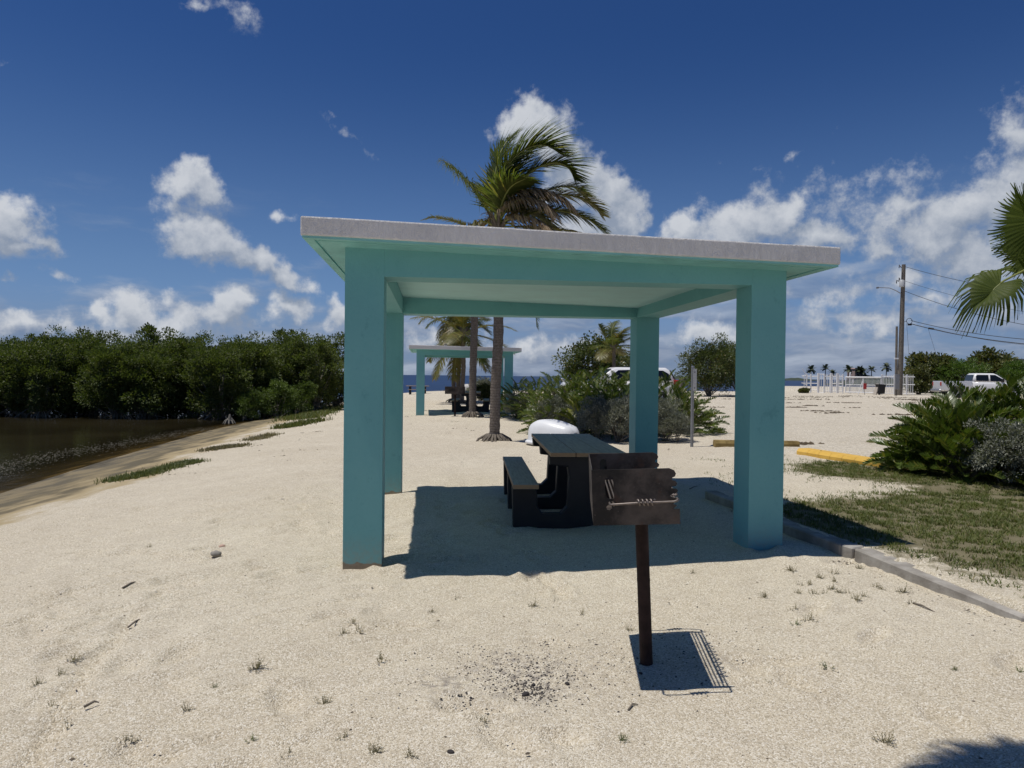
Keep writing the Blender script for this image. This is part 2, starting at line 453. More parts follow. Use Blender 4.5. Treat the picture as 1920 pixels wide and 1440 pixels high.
def make_white_stucco():
    m, nt, b = new_mat('white_stucco'); p = pos(nt)
    n = noise(nt, p, 2.3, 5)
    c = mix(nt, mr(nt, n, .3, .7), (0.745, 0.725, 0.71), (0.81, 0.79, 0.775))
    st = noise(nt, vmath(nt, 'MULTIPLY', p, (8, 8, .8)), 1.0, 5)
    c = mix(nt, mr(nt, st, .58, .82, 0, .35), c, (0.52, 0.50, 0.48))
    setb(nt, b, Base_Color=c, Roughness=.75, Specular_IOR_Level=.3)
    rid = nd(nt, 'ShaderNodeTexNoise', Vector=vmath(nt, 'MULTIPLY', p, (1, 1, .42)), Scale=19.0, Detail=6.0, Roughness=.62, Distortion=.9).outputs[0]
    r = mth(nt, 'POWER', mth(nt, 'SUBTRACT', 1.0, mth(nt, 'ABSOLUTE', mth(nt, 'MULTIPLY_ADD', rid, 5.0, -2.6))), 3.0)
    r = mth(nt, 'MAXIMUM', r, 0.0)
    h = mth(nt, 'ADD', mth(nt, 'MULTIPLY', r, .5), mth(nt, 'ADD', mth(nt, 'MULTIPLY', noise(nt, p, 40.0, 3), .35), rid))
    bump(nt, b, h, .55, .012)
    return m
def make_concrete(name='concrete', c0=(0.23, 0.21, 0.185), c1=(0.43, 0.405, 0.37)):
    m, nt, b = new_mat(name); p = pos(nt)
    c = mix(nt, mr(nt, noise(nt, p, 4.0, 6), .3, .7), c0, c1)
    c = mix(nt, mr(nt, noise(nt, p, 80.0, 3), .58, .8, 0, .6), c, tuple(x * .55 for x in c0))
    setb(nt, b, Base_Color=c, Roughness=.9, Specular_IOR_Level=.2)
    bump(nt, b, mth(nt, 'ADD', noise(nt, p, 60.0, 5), noise(nt, p, 9.0, 3)), .6, .006)
    return m
def leaf_mat(name, c0, c1, c2=None, rough=.42, trans=.22, spec=.5, back=None):
    m, nt, b = new_mat(name)
    g = nt.nodes.new('ShaderNodeNewGeometry'); rnd = g.outputs['Random Per Island']
    c = mix(nt, rnd, c0, c1)
    if c2: c = mix(nt, mr(nt, rnd, .88, .97), c, c2)
    n = noise(nt, pos(nt), 1.3, 3)
    c = mix(nt, mr(nt, n, .35, .65, .35, 0), c, tuple(x * .55 for x in c0))  # darker patches put the inner shade of a crown into the leaf colour
    if back: c = mix(nt, g.outputs['Backfacing'], c, back)
    setb(nt, b, Base_Color=c, Roughness=rough, Specular_IOR_Level=spec)
    t = nd(nt, 'ShaderNodeBsdfTranslucent', Color=mix(nt, 1.0, c, (1.25, 1.35, .6), 'MULTIPLY'))
    ms = nd(nt, 'ShaderNodeMixShader', Fac=trans); out = nt.nodes['Material Output']
    nt.links.new(b.outputs[0], ms.inputs[1]); nt.links.new(t.outputs[0], ms.inputs[2]); nt.links.new(ms.outputs[0], out.inputs[0])
    return m
def make_bark(name, c0, c1, ring=0.0):
    m, nt, b = new_mat(name); co = obj_co(nt)
    n = noise(nt, vmath(nt, 'MULTIPLY', co, (1, 1, .25)) if not ring else co, 26.0, 6)
    c = mix(nt, mr(nt, n, .3, .7), c0, c1)
    h = n
    if ring:
        z = nd(nt, 'ShaderNodeSeparateXYZ', Vector=co).outputs[2]
        wob = mth(nt, 'MULTIPLY_ADD', noise(nt, co, 5.0, 3), .05, z)
        rr = mth(nt, 'FRACT', mth(nt, 'MULTIPLY', wob, ring))
        dk = mr(nt, rr, 0.0, .28, 1, 0)
        c = mix(nt, mth(nt, 'MULTIPLY', dk, .6), c, tuple(x * .45 for x in c0))
        c = mix(nt, mr(nt, noise(nt, co, 9.0, 4), .55, .7, 0, .5), c, tuple(min(1, x * 1.4) for x in c1))
        h = mth(nt, 'ADD', n, mth(nt, 'MULTIPLY', dk, -1.2))
    setb(nt, b, Base_Color=c, Roughness=.9, Specular_IOR_Level=.2)
    bump(nt, b, h, .7, .012)
    return m
def make_water(name, c, rough, sc, amp, spec=.5, stretch=(1, 1, 1)):
    m, nt, b = new_mat(name); p = pos(nt)
    q = vmath(nt, 'MULTIPLY', p, stretch)
    n = mth(nt, 'ADD', noise(nt, q, sc, 5), mth(nt, 'MULTIPLY', noise(nt, q, sc * .22, 3), 1.2))
    cc = mix(nt, mr(nt, noise(nt, q, sc * .08, 4), .35, .65), c, tuple(x * 1.5 for x in c))
    setb(nt, b, Base_Color=cc, Roughness=rough, Specular_IOR_Level=spec, IOR=1.33)
    bump(nt, b, n, amp, .12)
    return m
def make_rust():
    m, nt, b = new_mat('sooty_steel'); co = obj_co(nt)
    a = noise(nt, co, 4.0, 7, .66); f = noise(nt, co, 70.0, 3)
    c = mix(nt, mr(nt, a, .36, .66), (0.018, 0.016, 0.0155), (0.100, 0.082, 0.073))
    c = mix(nt, mr(nt, noise(nt, co, 11.0, 6), .56, .74, 0, .7), c, (0.085, 0.047, 0.033))
    c = mix(nt, mr(nt, f, .66, .78, 0, .6), c, (0.16, 0.135, 0.12))
    setb(nt, b, Base_Color=c, Roughness=.72, Metallic=.25, Specular_IOR_Level=.35)
    bump(nt, b, mth(nt, 'ADD', f, a), .3, .003)
    return m
def make_plank():
    m, nt, b = new_mat('grey_plank'); co = obj_co(nt)
    n = noise(nt, vmath(nt, 'MULTIPLY', co, (14, 1.2, 14)), 3.0, 6)
    c = mix(nt, mr(nt, n, .3, .7), (0.235, 0.222, 0.205), (0.34, 0.32, 0.295))
    nrm = nd(nt, 'ShaderNodeSeparateXYZ', Vector=nt.nodes.new('ShaderNodeTexCoord').outputs['Normal']).outputs[2]
    # the weathered face is grey, the cut and moulded edges keep the tan of the plastic lumber
    side = mr(nt, mth(nt, 'ABSOLUTE', nrm), .3, .8, 1, 0)
    c = mix(nt, side, c, mix(nt, n, (0.30, 0.19, 0.10), (0.40, 0.26, 0.145)))
    setb(nt, b, Base_Color=c, Roughness=.65, Specular_IOR_Level=.35)
    bump(nt, b, n, .25, .004)
    return m

SAND = make_sand(); TEAL = make_teal(); PALE = simple('pale_ceiling_paint', (0.44, 0.71, 0.71), .8, 0, .06, 3, .3, .4, 40); SOFFIT_LIT = simple('sand_lit_turquoise', (0.25, 0.56, 0.56), .7, 0, .10, 5, .3, .5, 45); STUCCO = make_white_stucco(); CONC = make_concrete()  # soffit: the same turquoise, made paler to carry light bounced off the sand
RUST = make_rust(); PLANK = make_plank()
RUSTPOST = simple('rusty_pipe', (0.034, 0.020, 0.017), .8, .2, .5, 14, .3, .5, 90)
WIRE = simple('bare_wire_steel', (0.20, 0.17, 0.155), .5, .7, .25, 30)
BLACKPL = simple('black_plastic', (0.014, 0.014, 0.015), .55, 0, .3, 6, .4, .15, 120)
GALV = simple('galvanised_steel', (0.27, 0.275, 0.285), .5, .5, .15, 10)
SIGNBACK = simple('sign_back_aluminium', (0.45, 0.45, 0.46), .45, .4, .1, 5)
WHITEP = simple('white_enamel', (0.76, 0.76, 0.77), .45, 0, .07, 6)
FENCEW = simple('white_fence_paint', (0.72, 0.72, 0.73), .5, 0, .08, 3)
CARW = simple('white_car_paint', (0.74, 0.74, 0.75), .25, 0, .02, 2, .6)
CARS = simple('silver_car_paint', (0.66, 0.66, 0.68), .28, .3, .02, 2, .6)
GLASS = simple('tinted_glass', (0.008, 0.009, 0.010), .06, 0, .1, 3, .6)
RUBBER = simple('tyre_rubber', (0.018, 0.018, 0.018), .85)
RIM = simple('wheel_rim_alloy', (0.42, 0.42, 0.43), .35, .8)
TAILRED = simple('tail_lamp_red', (0.38, 0.018, 0.012), .2, 0, .15, 8)
CHROME = simple('bright_trim', (0.55, 0.55, 0.56), .25, .9)
REDPL = simple('red_sign_paint', (0.42, 0.03, 0.03), .5)
BOATW = simple('white_hull_gelcoat', (0.78, 0.79, 0.80), .35, 0, .05, 3, .5)
POLEW = make_bark('pole_timber', (0.115, 0.10, 0.085), (0.20, 0.18, 0.155))
PALMBARK = make_bark('palm_bark', (0.125, 0.105, 0.09), (0.215, 0.185, 0.16), 16.0)
BARK = make_bark('grey_bark', (0.12, 0.10, 0.08), (0.22, 0.19, 0.155))
ROOT = make_bark('mangrove_root', (0.16, 0.145, 0.12), (0.27, 0.25, 0.21))
CABLE = simple('black_cable', (0.02, 0.02, 0.022), .6)
YELLOW = None
def make_yellow():
    m, nt, b = new_mat('yellow_road_paint'); co = obj_co(nt); p = pos(nt)
    c = mix(nt, mr(nt, noise(nt, p, 3.0, 5), .3, .7), (0.62, 0.37, 0.055), (0.72, 0.45, 0.085))
    c = mix(nt, mr(nt, noise(nt, p, 26.0, 5), .62, .76, 0, .8), c, (0.33, 0.27, 0.17))
    setb(nt, b, Base_Color=c, Roughness=.7); bump(nt, b, noise(nt, p, 50.0, 4), .4, .004); return m
YELLOW = make_yellow()
OLDYEL = make_concrete('worn_yellow_concrete', (0.17, 0.12, 0.045), (0.34, 0.25, 0.10))
MANG = leaf_mat('mangrove_leaf', (0.072, 0.102, 0.026), (0.130, 0.160, 0.043), (0.19, 0.19, 0.08), .55, .34, .3)
MANGP = leaf_mat('pale_mangrove_leaf', (0.085, 0.130, 0.028), (0.135, 0.185, 0.045), None, .5, .28, .3)
BUSHL = leaf_mat('sea_grape_leaf', (0.060, 0.088, 0.024), (0.115, 0.140, 0.042), (0.20, 0.15, 0.05), .42, .22)
BRIGHTL = leaf_mat('bright_green_leaf', (0.075, 0.135, 0.022), (0.125, 0.20, 0.036), None, .42, .28)
REDDISHL = leaf_mat('russet_green_leaf', (0.075, 0.095, 0.028), (0.150, 0.155, 0.050), (0.24, 0.19, 0.06), .45, .22)
SILVER = leaf_mat('silver_leaf', (0.17, 0.18, 0.145), (0.32, 0.33, 0.28), (0.10, 0.10, 0.065), .6, .14, .25)
CYCADL = leaf_mat('glossy_cycad_leaf', (0.060, 0.095, 0.018), (0.120, 0.165, 0.032), (0.19, 0.19, 0.04), .36, .28, .5)
YCYCAD = leaf_mat('yellow_green_cycad_leaf', (0.22, 0.24, 0.02), (0.34, 0.33, 0.035), None, .35, .3)
COCO = leaf_mat('coconut_leaf', (0.070, 0.100, 0.024), (0.145, 0.165, 0.042), (0.27, 0.23, 0.06), .42, .46, .4)
COCOY = leaf_mat('yellowing_coconut_leaf', (0.13, 0.135, 0.03), (0.24, 0.20, 0.055), (0.26, 0.17, 0.07), .42, .3)
COCOD = leaf_mat('dry_coconut_leaf', (0.30, 0.22, 0.14), (0.52, 0.40, 0.28), (0.12, 0.075, 0.04), .6, .28, .3)
FANL = leaf_mat('fan_palm_leaf', (0.075, 0.105, 0.024), (0.115, 0.145, 0.036), None, .55, .42, .2)
PETI = simple('petiole_yellow_green', (0.22, 0.24, 0.06), .45)
GRASSL = leaf_mat('lawn_grass', (0.078, 0.106, 0.022), (0.150, 0.165, 0.040), (0.28, 0.23, 0.11), .55, .25, .3)
WEEDL = leaf_mat('weed_leaf', (0.165, 0.148, 0.085), (0.25, 0.215, 0.13), (0.30, 0.24, 0.14), .7, .2, .2)
WEEDG = leaf_mat('green_weed_leaf', (0.085, 0.110, 0.030), (0.150, 0.165, 0.055), None, .5, .2, .3)
CHAR = simple('charcoal', (0.035, 0.030, 0.030), .9, 0, .4, 40)
STONE = make_concrete('coral_stone', (0.20, 0.185, 0.165), (0.36, 0.335, 0.30))
PINKST = make_concrete('pink_shell', (0.42, 0.26, 0.20), (0.55, 0.38, 0.31))
WRACK = leaf_mat('dry_seaweed', (0.055, 0.040, 0.025), (0.12, 0.09, 0.055), None, .8, .05, .2)
HOUSEW = simple('house_wall_paint', (0.45, 0.40, 0.34), .8); HOUSER = simple('grey_roof_metal', (0.11, 0.115, 0.125), .5)
FARL = leaf_mat('far_tree_leaf', (0.050, 0.070, 0.030), (0.085, 0.105, 0.045), None, .6, .1)

# ------------------------------------------------------------------ ground
def axis_pts(segs):
    out = [segs[0][0]]
    for a, b, s in segs:
        n = max(1, int(round(abs(b - a) / s))); out += list(np.linspace(a, b, n + 1)[1:])
    return np.array(out)
gx = axis_pts([(-4000, -200, 600), (-200, -40, 10), (-40, -14, 1.0), (-14, -7, .2), (-7, -3.2, .075), (-3.2, 4.2, .03), (4.2, 8, .075), (8, 16, .2), (16, 60, 1.2), (60, 200, 10), (200, 4000, 600)])
gy = axis_pts([(-60, -4, 4), (-4, 1.6, .4), (1.6, 6.5, .03), (6.5, 10, .06), (10, 18, .12), (18, 36, .3), (36, 80, .8), (80, 200, 8), (200, 6000, 600)])
X, Y = np.meshgrid(gx, gy)
Z = hgt(X, Y)
rng = np.random.default_rng(4)
def gauss(x, y, cx, cy, r, d):
    return d * np.exp(-((x - cx) ** 2 + (y - cy) ** 2) / (r * r))
# footprints and scuffs: shallow bowls with a pushed-up rim
for i in range(260):
    cx, cy = rng.uniform(-4.6, 3.0), rng.uniform(1.8, 9)
    if cx > 0.4 and rng.random() < .6: continue
    a = rng.uniform(0, PI); l, w = rng.uniform(.10, .17), rng.uniform(.045, .08)
    m = (np.abs(X - cx) < .5) & (np.abs(Y - cy) < .5)
    dx, dy = X[m] - cx, Y[m] - cy
    p, q = (dx * math.cos(a) + dy * math.sin(a)) / l, (-dx * math.sin(a) + dy * math.cos(a)) / w
    r2 = p * p + q * q
    dep = rng.uniform(.012, .030)
    Z[m] += -dep * np.exp(-r2 ** 1.5) + dep * .55 * np.exp(-((np.sqrt(r2) - 1.45) / .35) ** 2)
# a narrow tyre track running up the left
tx0, ty0 = G(150, 1440)[:2]; tx1, ty1 = G(172, 1230)[:2]; tx2, ty2 = G(260, 1130)[:2]
for (ax, ay, bx, by, wd) in ((tx0 - .03, ty0 - .5, tx1, ty1, .055), (tx1, ty1, tx2, ty2, .055)):
    L = math.hypot(bx - ax, by - ay); ex, ey = (bx - ax) / L, (by - ay) / L
    s = (X - ax) * ex + (Y - ay) * ey; t = -(X - ax) * ey + (Y - ay) * ex
    k = np.exp(-(t / wd) ** 4) * (s > 0) * (s < L)
    Z += k * (-.018 + .019 * np.sin(s * 2 * PI / .095 + np.abs(t) * 45)) + .006 * np.exp(-((np.abs(t) - wd * 1.5) / .025) ** 2) * (s > 0) * (s < L)
# sand heaped round the foot of posts and trunks
for cx, cy, r, d in ((G(927, 830)[0], G(927, 830)[1], .5, .05), (2.35, 5.95, .35, .02), (-1.0, 9.1, .4, .03), (2.0, 9.5, .45, .03), (-.9, 5.75, .30, .012), (.1, 7.0, .22, .012), (1.3, 7.1, .22, .012)):
    Z += gauss(X, Y, cx, cy, r, d)
ny, nx = X.shape
idx = np.arange(nx * ny).reshape(ny, nx)
F = np.stack([idx[:-1, :-1], idx[:-1, 1:], idx[1:, 1:], idx[1:, :-1]], -1).reshape(-1, 4)
gme = np_mesh('ground', np.stack([X, Y, Z], -1), F, True, [SAND])
ds = sdist(X, Y, SHORE); dk = -sdist(X, Y, KERB)
base_h = hgt(X, Y, False)
wet = np.clip(np.interp(base_h, [-0.9, -0.56, -0.47, -0.41, -0.35, -0.27], [1.2, 1.0, .78, .55, .25, 0.0]), 0, 1.2) * (X < 0) * (Y < 66)
lawn_c = [(4.6, 6.6, 2.5, 2.6), (5.6, 5.0, 2.4, 2.4), (6.5, 8.3, 3.0, 1.1)]
def soil_at(x, y):
    k = -sdist(x, y, KERB)
    s = np.zeros(np.shape(x))
    for cx, cy, rx, ry in lawn_c:
        s = np.maximum(s, 1.35 - ((x - cx) / rx) ** 2 * .9 - ((y - cy) / ry) ** 2 * .9)
    s = s + 0.75 * (fbm(x / .8, y / .8, 77) - .5)
    # thin towards the back left, where the sand shows through
    s = s - 0.9 * sst(7.2, 8.6, y) * sst(5.6, 3.2, x)
    s = np.maximum(s, 1.5 * sst(-.6, .2, 1.0 - np.hypot((x - 6.3) / 1.6, (y - 10.3) / 1.2)))
    return np.clip(s, 0, 1) * sst(0.10, 0.2, k) * (y < 12)
soil = np.clip(soil_at(X, Y), 0, 1)
grav = sst(2.5, 6, X) * sst(10, 14, Y)
ash = np.zeros_like(X)
for px, py, r, a in ((985, 1265, .30, .8), (1000, 1285, .10, 1.0), (830, 1280, .16, .75), (955, 1235, .16, .7), (1090, 1250, .5, .25), (1290, 1235, .3, .25)):
    c = G(px, py); ash = np.maximum(ash, gauss(X, Y, c[0], c[1], r, a))
for nm, arr in (('wet', wet), ('soil', soil), ('gravel', grav), ('ash', ash)):
    at = gme.attributes.new(nm, 'FLOAT', 'POINT'); at.data.foreach_set('value', arr.astype(np.float32).ravel())
ground = tag(link('ground', gme), 'pale coral sand beach sloping to the pond', kind='structure')

# water
POND = make_water('pond_water', (0.022, 0.018, 0.009), .10, 3.0, .06, .30)
def shallow(m):
    nt = m.node_tree; b = nt.nodes['Principled BSDF']; out = nt.nodes['Material Output']
    d = nd(nt, 'ShaderNodeAttribute', _attribute_name='depth').outputs['Fac']
    tr = nd(nt, 'ShaderNodeBsdfTransparent', Color=(.62, .55, .40, 1))
    ms = nd(nt, 'ShaderNodeMixShader', Fac=mr(nt, d, 0.0, .30, .12, 1.0))
    nt.links.new(tr.outputs[0], ms.inputs[1]); nt.links.new(b.outputs[0], ms.inputs[2]); nt.links.new(ms.outputs[0], out.inputs[0])
shallow(POND)
SEA = make_water('sea_water', (0.008, 0.022, 0.062), .38, .55, .9, .25, (1, .35, 1))
px_ = np.concatenate([[-160, -80, -40], np.arange(-30, -3.5, .35)]); py_ = np.concatenate([[-40, -10], np.arange(0, 64.1, .5)])
PX, PY_ = np.meshgrid(px_, py_); n0 = len(px_); ii = np.arange(PX.size).reshape(PX.shape)
pme = np_mesh('pond', np.stack([PX, PY_, np.full(PX.shape, WATER)], -1), np.stack([ii[:-1, :-1], ii[:-1, 1:], ii[1:, 1:], ii[1:, :-1]], -1).reshape(-1, 4), False, [POND])
at = pme.attributes.new('depth', 'FLOAT', 'POINT'); at.data.foreach_set('value', (WATER - hgt(PX, PY_)).astype(np.float32).ravel())
tag(link('pond', pme), 'dark still pond below the mangroves', kind='structure')
tag(link('sea', np_mesh('sea', [(-6000, 64.5, WATER), (6000, 64.5, WATER), (6000, 9000, WATER), (-6000, 9000, WATER)], [(0, 1, 2, 3)], mats=[SEA])), 'deep blue sea out to the horizon', kind='structure')

# kerbs
def kerb_run(name, pts, w, h, zoff, mat=CONC):
    """separate cast blocks set along a line, left edge on the line, joints open by 8 mm"""
    par = thing(name, None, None); par['kind'] = 'structure'
    for a, b in zip(pts[:-1], pts[1:]):
        a = np.array(a); b = np.array(b); L = np.linalg.norm(b - a)
        n = max(1, int(round(L / 1.3)))
        for i in range(n):
            p = a + (b - a) * i / n; q = a + (b - a) * (i + 1) / n
            t = (q - p) / np.linalg.norm(q - p); ang = math.atan2(t[1], t[0])
            l = np.linalg.norm(q - p) - .008
            z0 = gz(*(p + (-.12, 0))) ; z1 = gz(*(q + (-.12, 0)))
            m = MB().box((0, 0, -.3), (l, w, h), .008)
            o = m.build('kerb_block', mat, par, loc=(p[0], p[1], (z0 + z1) / 2 + zoff), rot=(0, -math.atan2(z1 - z0, l), ang))
    return par
kp = [tuple(p) for p in KERB[::-1] if True]
kp = [kp[1], kp[2], kp[3], (2.64, 5.67), kp[5], kp[6], kp[7]]
# walking away from the camera the lawn is on the right, so give the width to the right
def kerb_right(name, label, pts, w, hs, mat=CONC):
    par = link(name, None); tag(par, label, kind='structure')
    for (a, h0), (b, h1) in zip(zip(pts[:-1], hs[:-1]), zip(pts[1:], hs[1:])):
        a = np.array(a, float); b = np.array(b, float); L = np.linalg.norm(b - a); n = max(1, int(round(L / 1.6)))
        for i in range(n):
            f0, f1 = i / n, (i + 1) / n
            p = a + (b - a) * f0; q = a + (b - a) * f1
            t = (q - p) / np.linalg.norm(q - p); l = np.linalg.norm(q - p) - .007
            zz0 = h0 + (h1 - h0) * f0; zz1 = h0 + (h1 - h0) * f1
            m = MB().box((0, -w, -.35), (l, 0, 0), .010)
            m.build('kerb_block', mat, par, loc=(p[0], p[1], zz0), rot=(0, -math.atan2(zz1 - zz0, l), math.atan2(t[1], t[0])))
    return par
kerb_right('kerb', 'low grey concrete kerb between the sand and the lawn', kp, .15, [.13, .125, .175, .18, .175, .17, .165])

# ------------------------------------------------------------------ pavilions
def pavilion(label, loc, yaw, gl, tilt_r, tilt_b, W=3.607, L=3.657, w=.3006, zb=2.270, zr=2.4575, zt=2.5964, of=.3335, ol=.281, orr=.2765):
    root = thing('picnic_pavilion', label, 'pavilion', loc, yaw, 'turquoise picnic pavilions')
    def zt_(a, z, beam=False): return z + (tilt_b if beam else tilt_r) * (a - 1.8)
    def slab(x0, x1, y0, y1, za, zb_, beamlow=False, beamhigh=False):
        V = []
        for z, bl in ((za, beamlow), (zb_, beamhigh)):
            for y in (y0, y1):
                for x in (x0, x1): V.append((x, y, zt_(x, z, bl)))
        return V, [(0, 2, 3, 1), (4, 5, 7, 6), (0, 1, 5, 4), (2, 6, 7, 3), (0, 4, 6, 2), (1, 3, 7, 5)]
    def bevmesh(V, F, bev, seg=2, cut=0):
        bm = bmesh.new(); vs = [bm.verts.new(v) for v in V]
        for f in F: bm.faces.new([vs[i] for i in f])
        bmesh.ops.recalc_face_normals(bm, faces=bm.faces)
        bmesh.ops.bevel(bm, geom=list(bm.edges), offset=bev, segments=seg, profile=.6, affect='EDGES')
        return bm
    def fin(bm, name, mat, parent, wob=0.0, div=0):
        if div:
            bmesh.ops.subdivide_edges(bm, edges=[e for e in bm.edges if e.calc_length() > .5], cuts=div, use_grid_fill=True)
        if wob:
            for v in bm.verts:
                v.co.z += wob * (float(fbm(np.array([v.co.x * 1.7]), np.array([v.co.y * 1.7]), 9)[0]) - .47)
                v.co.y += wob * .6 * (float(fbm(np.array([v.co.x * 2.1]), np.array([v.co.z * 3 + 5]), 19)[0]) - .47)
        me = bpy.data.meshes.new(name); bm.to_mesh(me); bm.free(); me.materials.append(mat)
        return link(name, me, parent)
    # pillars, set into the sand
    for (px, py, g) in ((0, 0, gl[0]), (W - w, 0, gl[1]), (0, L - w, gl[2]), (W - w, L - w, gl[3])):
        top = zt_(px + w / 2, zr) + .012
        V = [(x, y, z) for z in (-.35, top - g) for y in (0, w) for x in (0, w)]
        bm = bevmesh(V, [(0, 2, 3, 1), (4, 5, 7, 6), (0, 1, 5, 4), (2, 6, 7, 3), (0, 4, 6, 2), (1, 3, 7, 5)], .002)
        o = fin(bm, 'pillar', TEAL, root); o.location = (px, py, g)
    for (x0, x1, y0, y1) in ((w, W - w, 0, w), (w, W - w, L - w, L), (0, w, w, L - w), (W - w, W, w, L - w)):
        V, F = slab(x0, x1, y0, y1, zb, zr + .02, True, False)
        fin(bevmesh(V, F, .0012, 1), 'beam', TEAL, root)
    # roof slab: white edge and top, painted underside with a drip groove
    V, F = slab(-ol, W + orr, -of, L + of, zr, zt)
    roof = fin(bevmesh(V, F, .012), 'roof_slab', STUCCO, root, .014, 14)
    s = MB()
    gI = .085; gw = .028
    xs = [-ol + .012, -ol + gI, -ol + gI + gw, W + orr - gI - gw, W + orr - gI, W + orr - .012]
    ys = [-of + .012, -of + gI, -of + gI + gw, L + of - gI - gw, L + of - gI, L + of - .012]
    def sl(x0, x1, y0, y1, t=.016):
        V, F = slab(x0, x1, y0, y1, zr - t, zr + .006); s.add(V, F)
    sl(xs[0], xs[1], ys[0], ys[5]); sl(xs[4], xs[5], ys[0], ys[5])
    sl(xs[1] + .0, xs[4], ys[0], ys[1]); sl(xs[1], xs[4], ys[4], ys[5])
    sl(xs[2], xs[3], ys[2], ys[3], .016)
    V, F = slab(xs[0] + .004, xs[5] - .004, ys[0] + .004, ys[5] - .004, zr - .004, zr + .004); s.add(V, F)
    s.build('soffit', SOFFIT_LIT, roof)
    V, F = slab(w + .002, W - w - .002, w + .002, L - w - .002, zr - .024, zr - .0165)
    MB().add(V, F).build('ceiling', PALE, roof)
    return root
pavilion('turquoise concrete picnic pavilion with white flat roof standing closest, over the picnic table', (-1.3082, 5.5297, 0), .1093, (0, .02, .01, .06), -.0243, .0027)
p2 = P(780, 772, 26.3)
pavilion('small far turquoise picnic pavilion beyond the palm trunks, open to the sea', (p2[0], p2[1], gz(p2[0], p2[1]) - .02), .120, (-.04, .02, -.02, .05), -.012, .002)

# ------------------------------------------------------------------ picnic tables
def picnic_table(label, loc, rz, n_frames=3, L=2.3, group='black legged picnic tables'):
    root = thing('picnic_table', label, 'picnic table', loc, rz, group)
    wd = .76
    for i in range(3):
        x0 = -wd / 2 + i * wd / 3
        MB().box((x0 + .003, 0, .715), (x0 + wd / 3 - .003, L, .758), .004).build('tabletop_plank', PLANK, root)
    for sx in (-1, 1):
        c = sx * .62
        MB().box((c - .125, -.05, .405), (c + .125, L + .05, .450), .004).build('seat_plank', PLANK, root)
    prof = [(-.62, -.10), (-.50, -.18), (.50, -.18), (.62, -.10), (.735, -.0), (.745, .40), (.50, .40), (.49, .20), (.44, .13), (.26, .13), (.19, .20), (.175, .50), (.19, .60),
            (.37, .62), (.38, .712), (-.38, .712), (-.37, .62), (-.19, .60), (-.175, .50), (-.19, .20), (-.26, .13), (-.44, .13), (-.49, .20), (-.50, .40), (-.745, .40), (-.735, 0)]
    prof = [(x, z if z > -.05 else z * .6) for x, z in prof]
    for i in range(n_frames):
        y = .12 + i * (L - .24 - .13) / (n_frames - 1)
        bm = bmesh.new()
        vs = [bm.verts.new((x, y, z)) for x, z in prof]; f = bm.faces.new(vs)
        r = bmesh.ops.extrude_face_region(bm, geom=[f])
        for v in r['geom']:
            if isinstance(v, bmesh.types.BMVert): v.co.y += .13
        bmesh.ops.recalc_face_normals(bm, faces=bm.faces)
        bmesh.ops.bevel(bm, geom=[e for e in bm.edges if abs((e.verts[0].co - e.verts[1].co).y) < .01], offset=.014, segments=2, profile=.5, affect='EDGES')
        bmesh.ops.triangulate(bm, faces=[f for f in bm.faces if len(f.verts) > 4])
        me = bpy.data.meshes.new('leg_frame'); bm.to_mesh(me); bm.free(); me.materials.append(BLACKPL)
        link('leg_frame', me, root)
    return root
picnic_table('grey planked picnic table on black legs under the near pavilion, beside the grill', (.765, 6.98, gz(.7, 7.2) + .0), math.radians(3.2))
t2 = P(878, 765, 28.2)
picnic_table('dark picnic table on black legs standing under the far pavilion', (t2[0] + .1, t2[1] - .2, gz(t2[0], t2[1]) + .02), math.radians(2))

